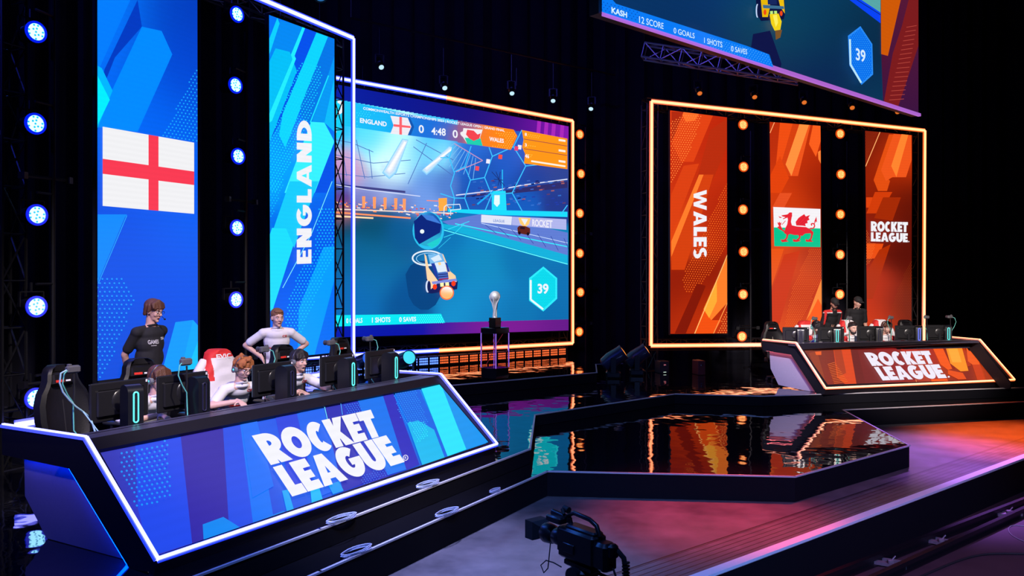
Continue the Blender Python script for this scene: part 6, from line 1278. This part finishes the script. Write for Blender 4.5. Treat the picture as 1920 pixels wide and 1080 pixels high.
spot((-2.5, 7.5, 4.0), tuple(cpos), (.05, .25, 1.0), 120, 20, .8)

# ------------------------------------------------------------------ camera track and cables in the pit
t = thing('camera_track', 'black rail track with cross ties on the pit floor below the stage edge', 'rail track', at_z(1700, 1040, -.9))
zt = -.80; r1a, r1b = at_z(1500, 1094, zt), at_z(1925, 932, zt); r2a, r2b = at_z(1590, 1100, zt), at_z(1925, 949, zt)
PR = MB
for a, c in ((r1a, r1b), (r2a, r2b)):
    b = MB(); dd = (c - a).normalized(); a_, c_ = a - dd * 1.6, c + dd * 3; b.bar(a_ - Z0 * .02, c_ - Z0 * .02, .05, .045); b.bar(a_ - Z0 * .06, c_ - Z0 * .06, .02, .06); b.bar(a_ - Z0 * .093, c_ - Z0 * .093, .09, .012); b.build('rail', [CB_], t, smooth=False, world=True)
def on(a, c, px):
    k = (px - CX) / F; d_ = c - a; s_ = (k * a.y - a.x) / (d_.x - k * d_.y); return a + d_ * s_
for pa, pb_ in ((1640, 1700), (1742, 1787), (1868, 1915)):
    A_, B_ = on(r1a, r1b, pa), on(r2a, r2b, pb_); b = MB(); b.bar(A_ - Z0 * .07, B_ - Z0 * .07, .07, .03); b.bar(A_ - Z0 * .07 + Vector((.1, .09, 0)), B_ - Z0 * .07 + Vector((.1, .09, 0)), .03, .03); b.build('cross_tie', [mat('worn_metal_tie', (.25, .22, .24), .45, .3, noise=.3)], t, smooth=False, world=True)
    b = MB(); m = lerp(A_, B_, .5) - Z0 * .04; b.box(m, (.06, .05, .04), bev=.008); b.cyl(m, m + Vector((.06, .02, .05)), .007, n=6); b.build('clamp', [mat('worn_metal_tie')], t, world=True)
def floor_cable(label, pxs, z, r, m):
    b = MB(); P = [at_z(x, y, z) + Z0 * r for x, y in pxs]; Q = []
    for i in range(len(P) - 1):
        p0, p1, p2, p3 = P[max(i - 1, 0)], P[i], P[i + 1], P[min(i + 2, len(P) - 1)]
        for k in range(5):
            s_ = k / 5; Q.append(.5 * ((2 * p1) + (p2 - p0) * s_ + (2 * p0 - 5 * p1 + 4 * p2 - p3) * s_ ** 2 + (3 * p1 - p0 - 3 * p2 + p3) * s_ ** 3))
    Q.append(P[-1]); b.tube(Q, r, 8); return tag(b.build('cable', [m]), label, 'cable')
floor_cable('thick black cable snaking over the pit floor at lower right', [(1690, 1100), (1731, 1081), (1790, 1056), (1830, 1044), (1870, 1040), (1935, 1041)], -.9, .012, CR)
floor_cable('thin pale grey cable looping on the pit floor at the right edge', [(1930, 988), (1900, 986), (1891, 993), (1898, 1005), (1925, 1018), (1950, 1026)], -.9, .005, mat('grey_cable', (.35, .35, .38), .5))
# loops shaped as light reflections on the step treads below the blue desk
GLINT = mat('pale_blue_glint', (.35, .42, .6), .15, spec=.9)
for px, py, z, lb in ((640, 976, 0, 'modelled loop of reflected light on the upper deck edge, near the E of the wordmark'), (802, 911, 0, 'modelled loop of reflected light on the upper deck edge, near the far desk corner'), (668, 1037, -.18, 'modelled loop of reflected light on the lower step, nearest one'), (838, 964, -.18, 'modelled loop of reflected light on the lower step, middle one'), (928, 923, -.18, 'small modelled loop of reflected light on the lower step, farthest one')):
    c = at_z(px, py, z); t = thing('glint_loop', lb, 'cable', c, rz_of(uE), 'loops of reflected light on the steps by the blue desk'); b = MB(); n_ = 48; s_ = .55 if 'small' in lb else 1
    b.tube([((.055 + .006 * math.sin(i * .9)) * s_ * math.cos(i * .42), (.17 + .01 * math.sin(i)) * s_ * math.sin(i * .42), .006 + .0006 * i) for i in range(n_)], .005, 6); b.build('loops', [GLINT], t)
# flight cases under the right frame
for px, py, w_, hh, lb, c_ in ((1310, 702, .16, .30, 'small dark red equipment case under the right frame', (.10, .012, .02)), (1241, 699, .2, .26, 'small black equipment box with a white status light under the right frame', (.02, .015, .02))):
    c = at_z(px, py, 0); t = thing('equipment_case', lb, 'case', c, rz_of(nW)); b = MB(); b.box((0, 0, hh / 2), (w_, .3, hh), bev=.012); b.build('shell', [mat('case_%s' % ('red' if c_[0] > .05 else 'black'), c_, .5, noise=.2)], t)
    b = MB(); b.box((0, .155, hh * .7), (w_ * .3, .012, .03), bev=.004); b.build('latch', [CHROME], t)
    if c_[0] < .05: b = MB(); b.box((.0, .155, .03), (.06, .008, .012)); b.build('status_light', [mat('white_status_light', (.5, .5, .5), .4, emit=(.6, .75, .6))], t)
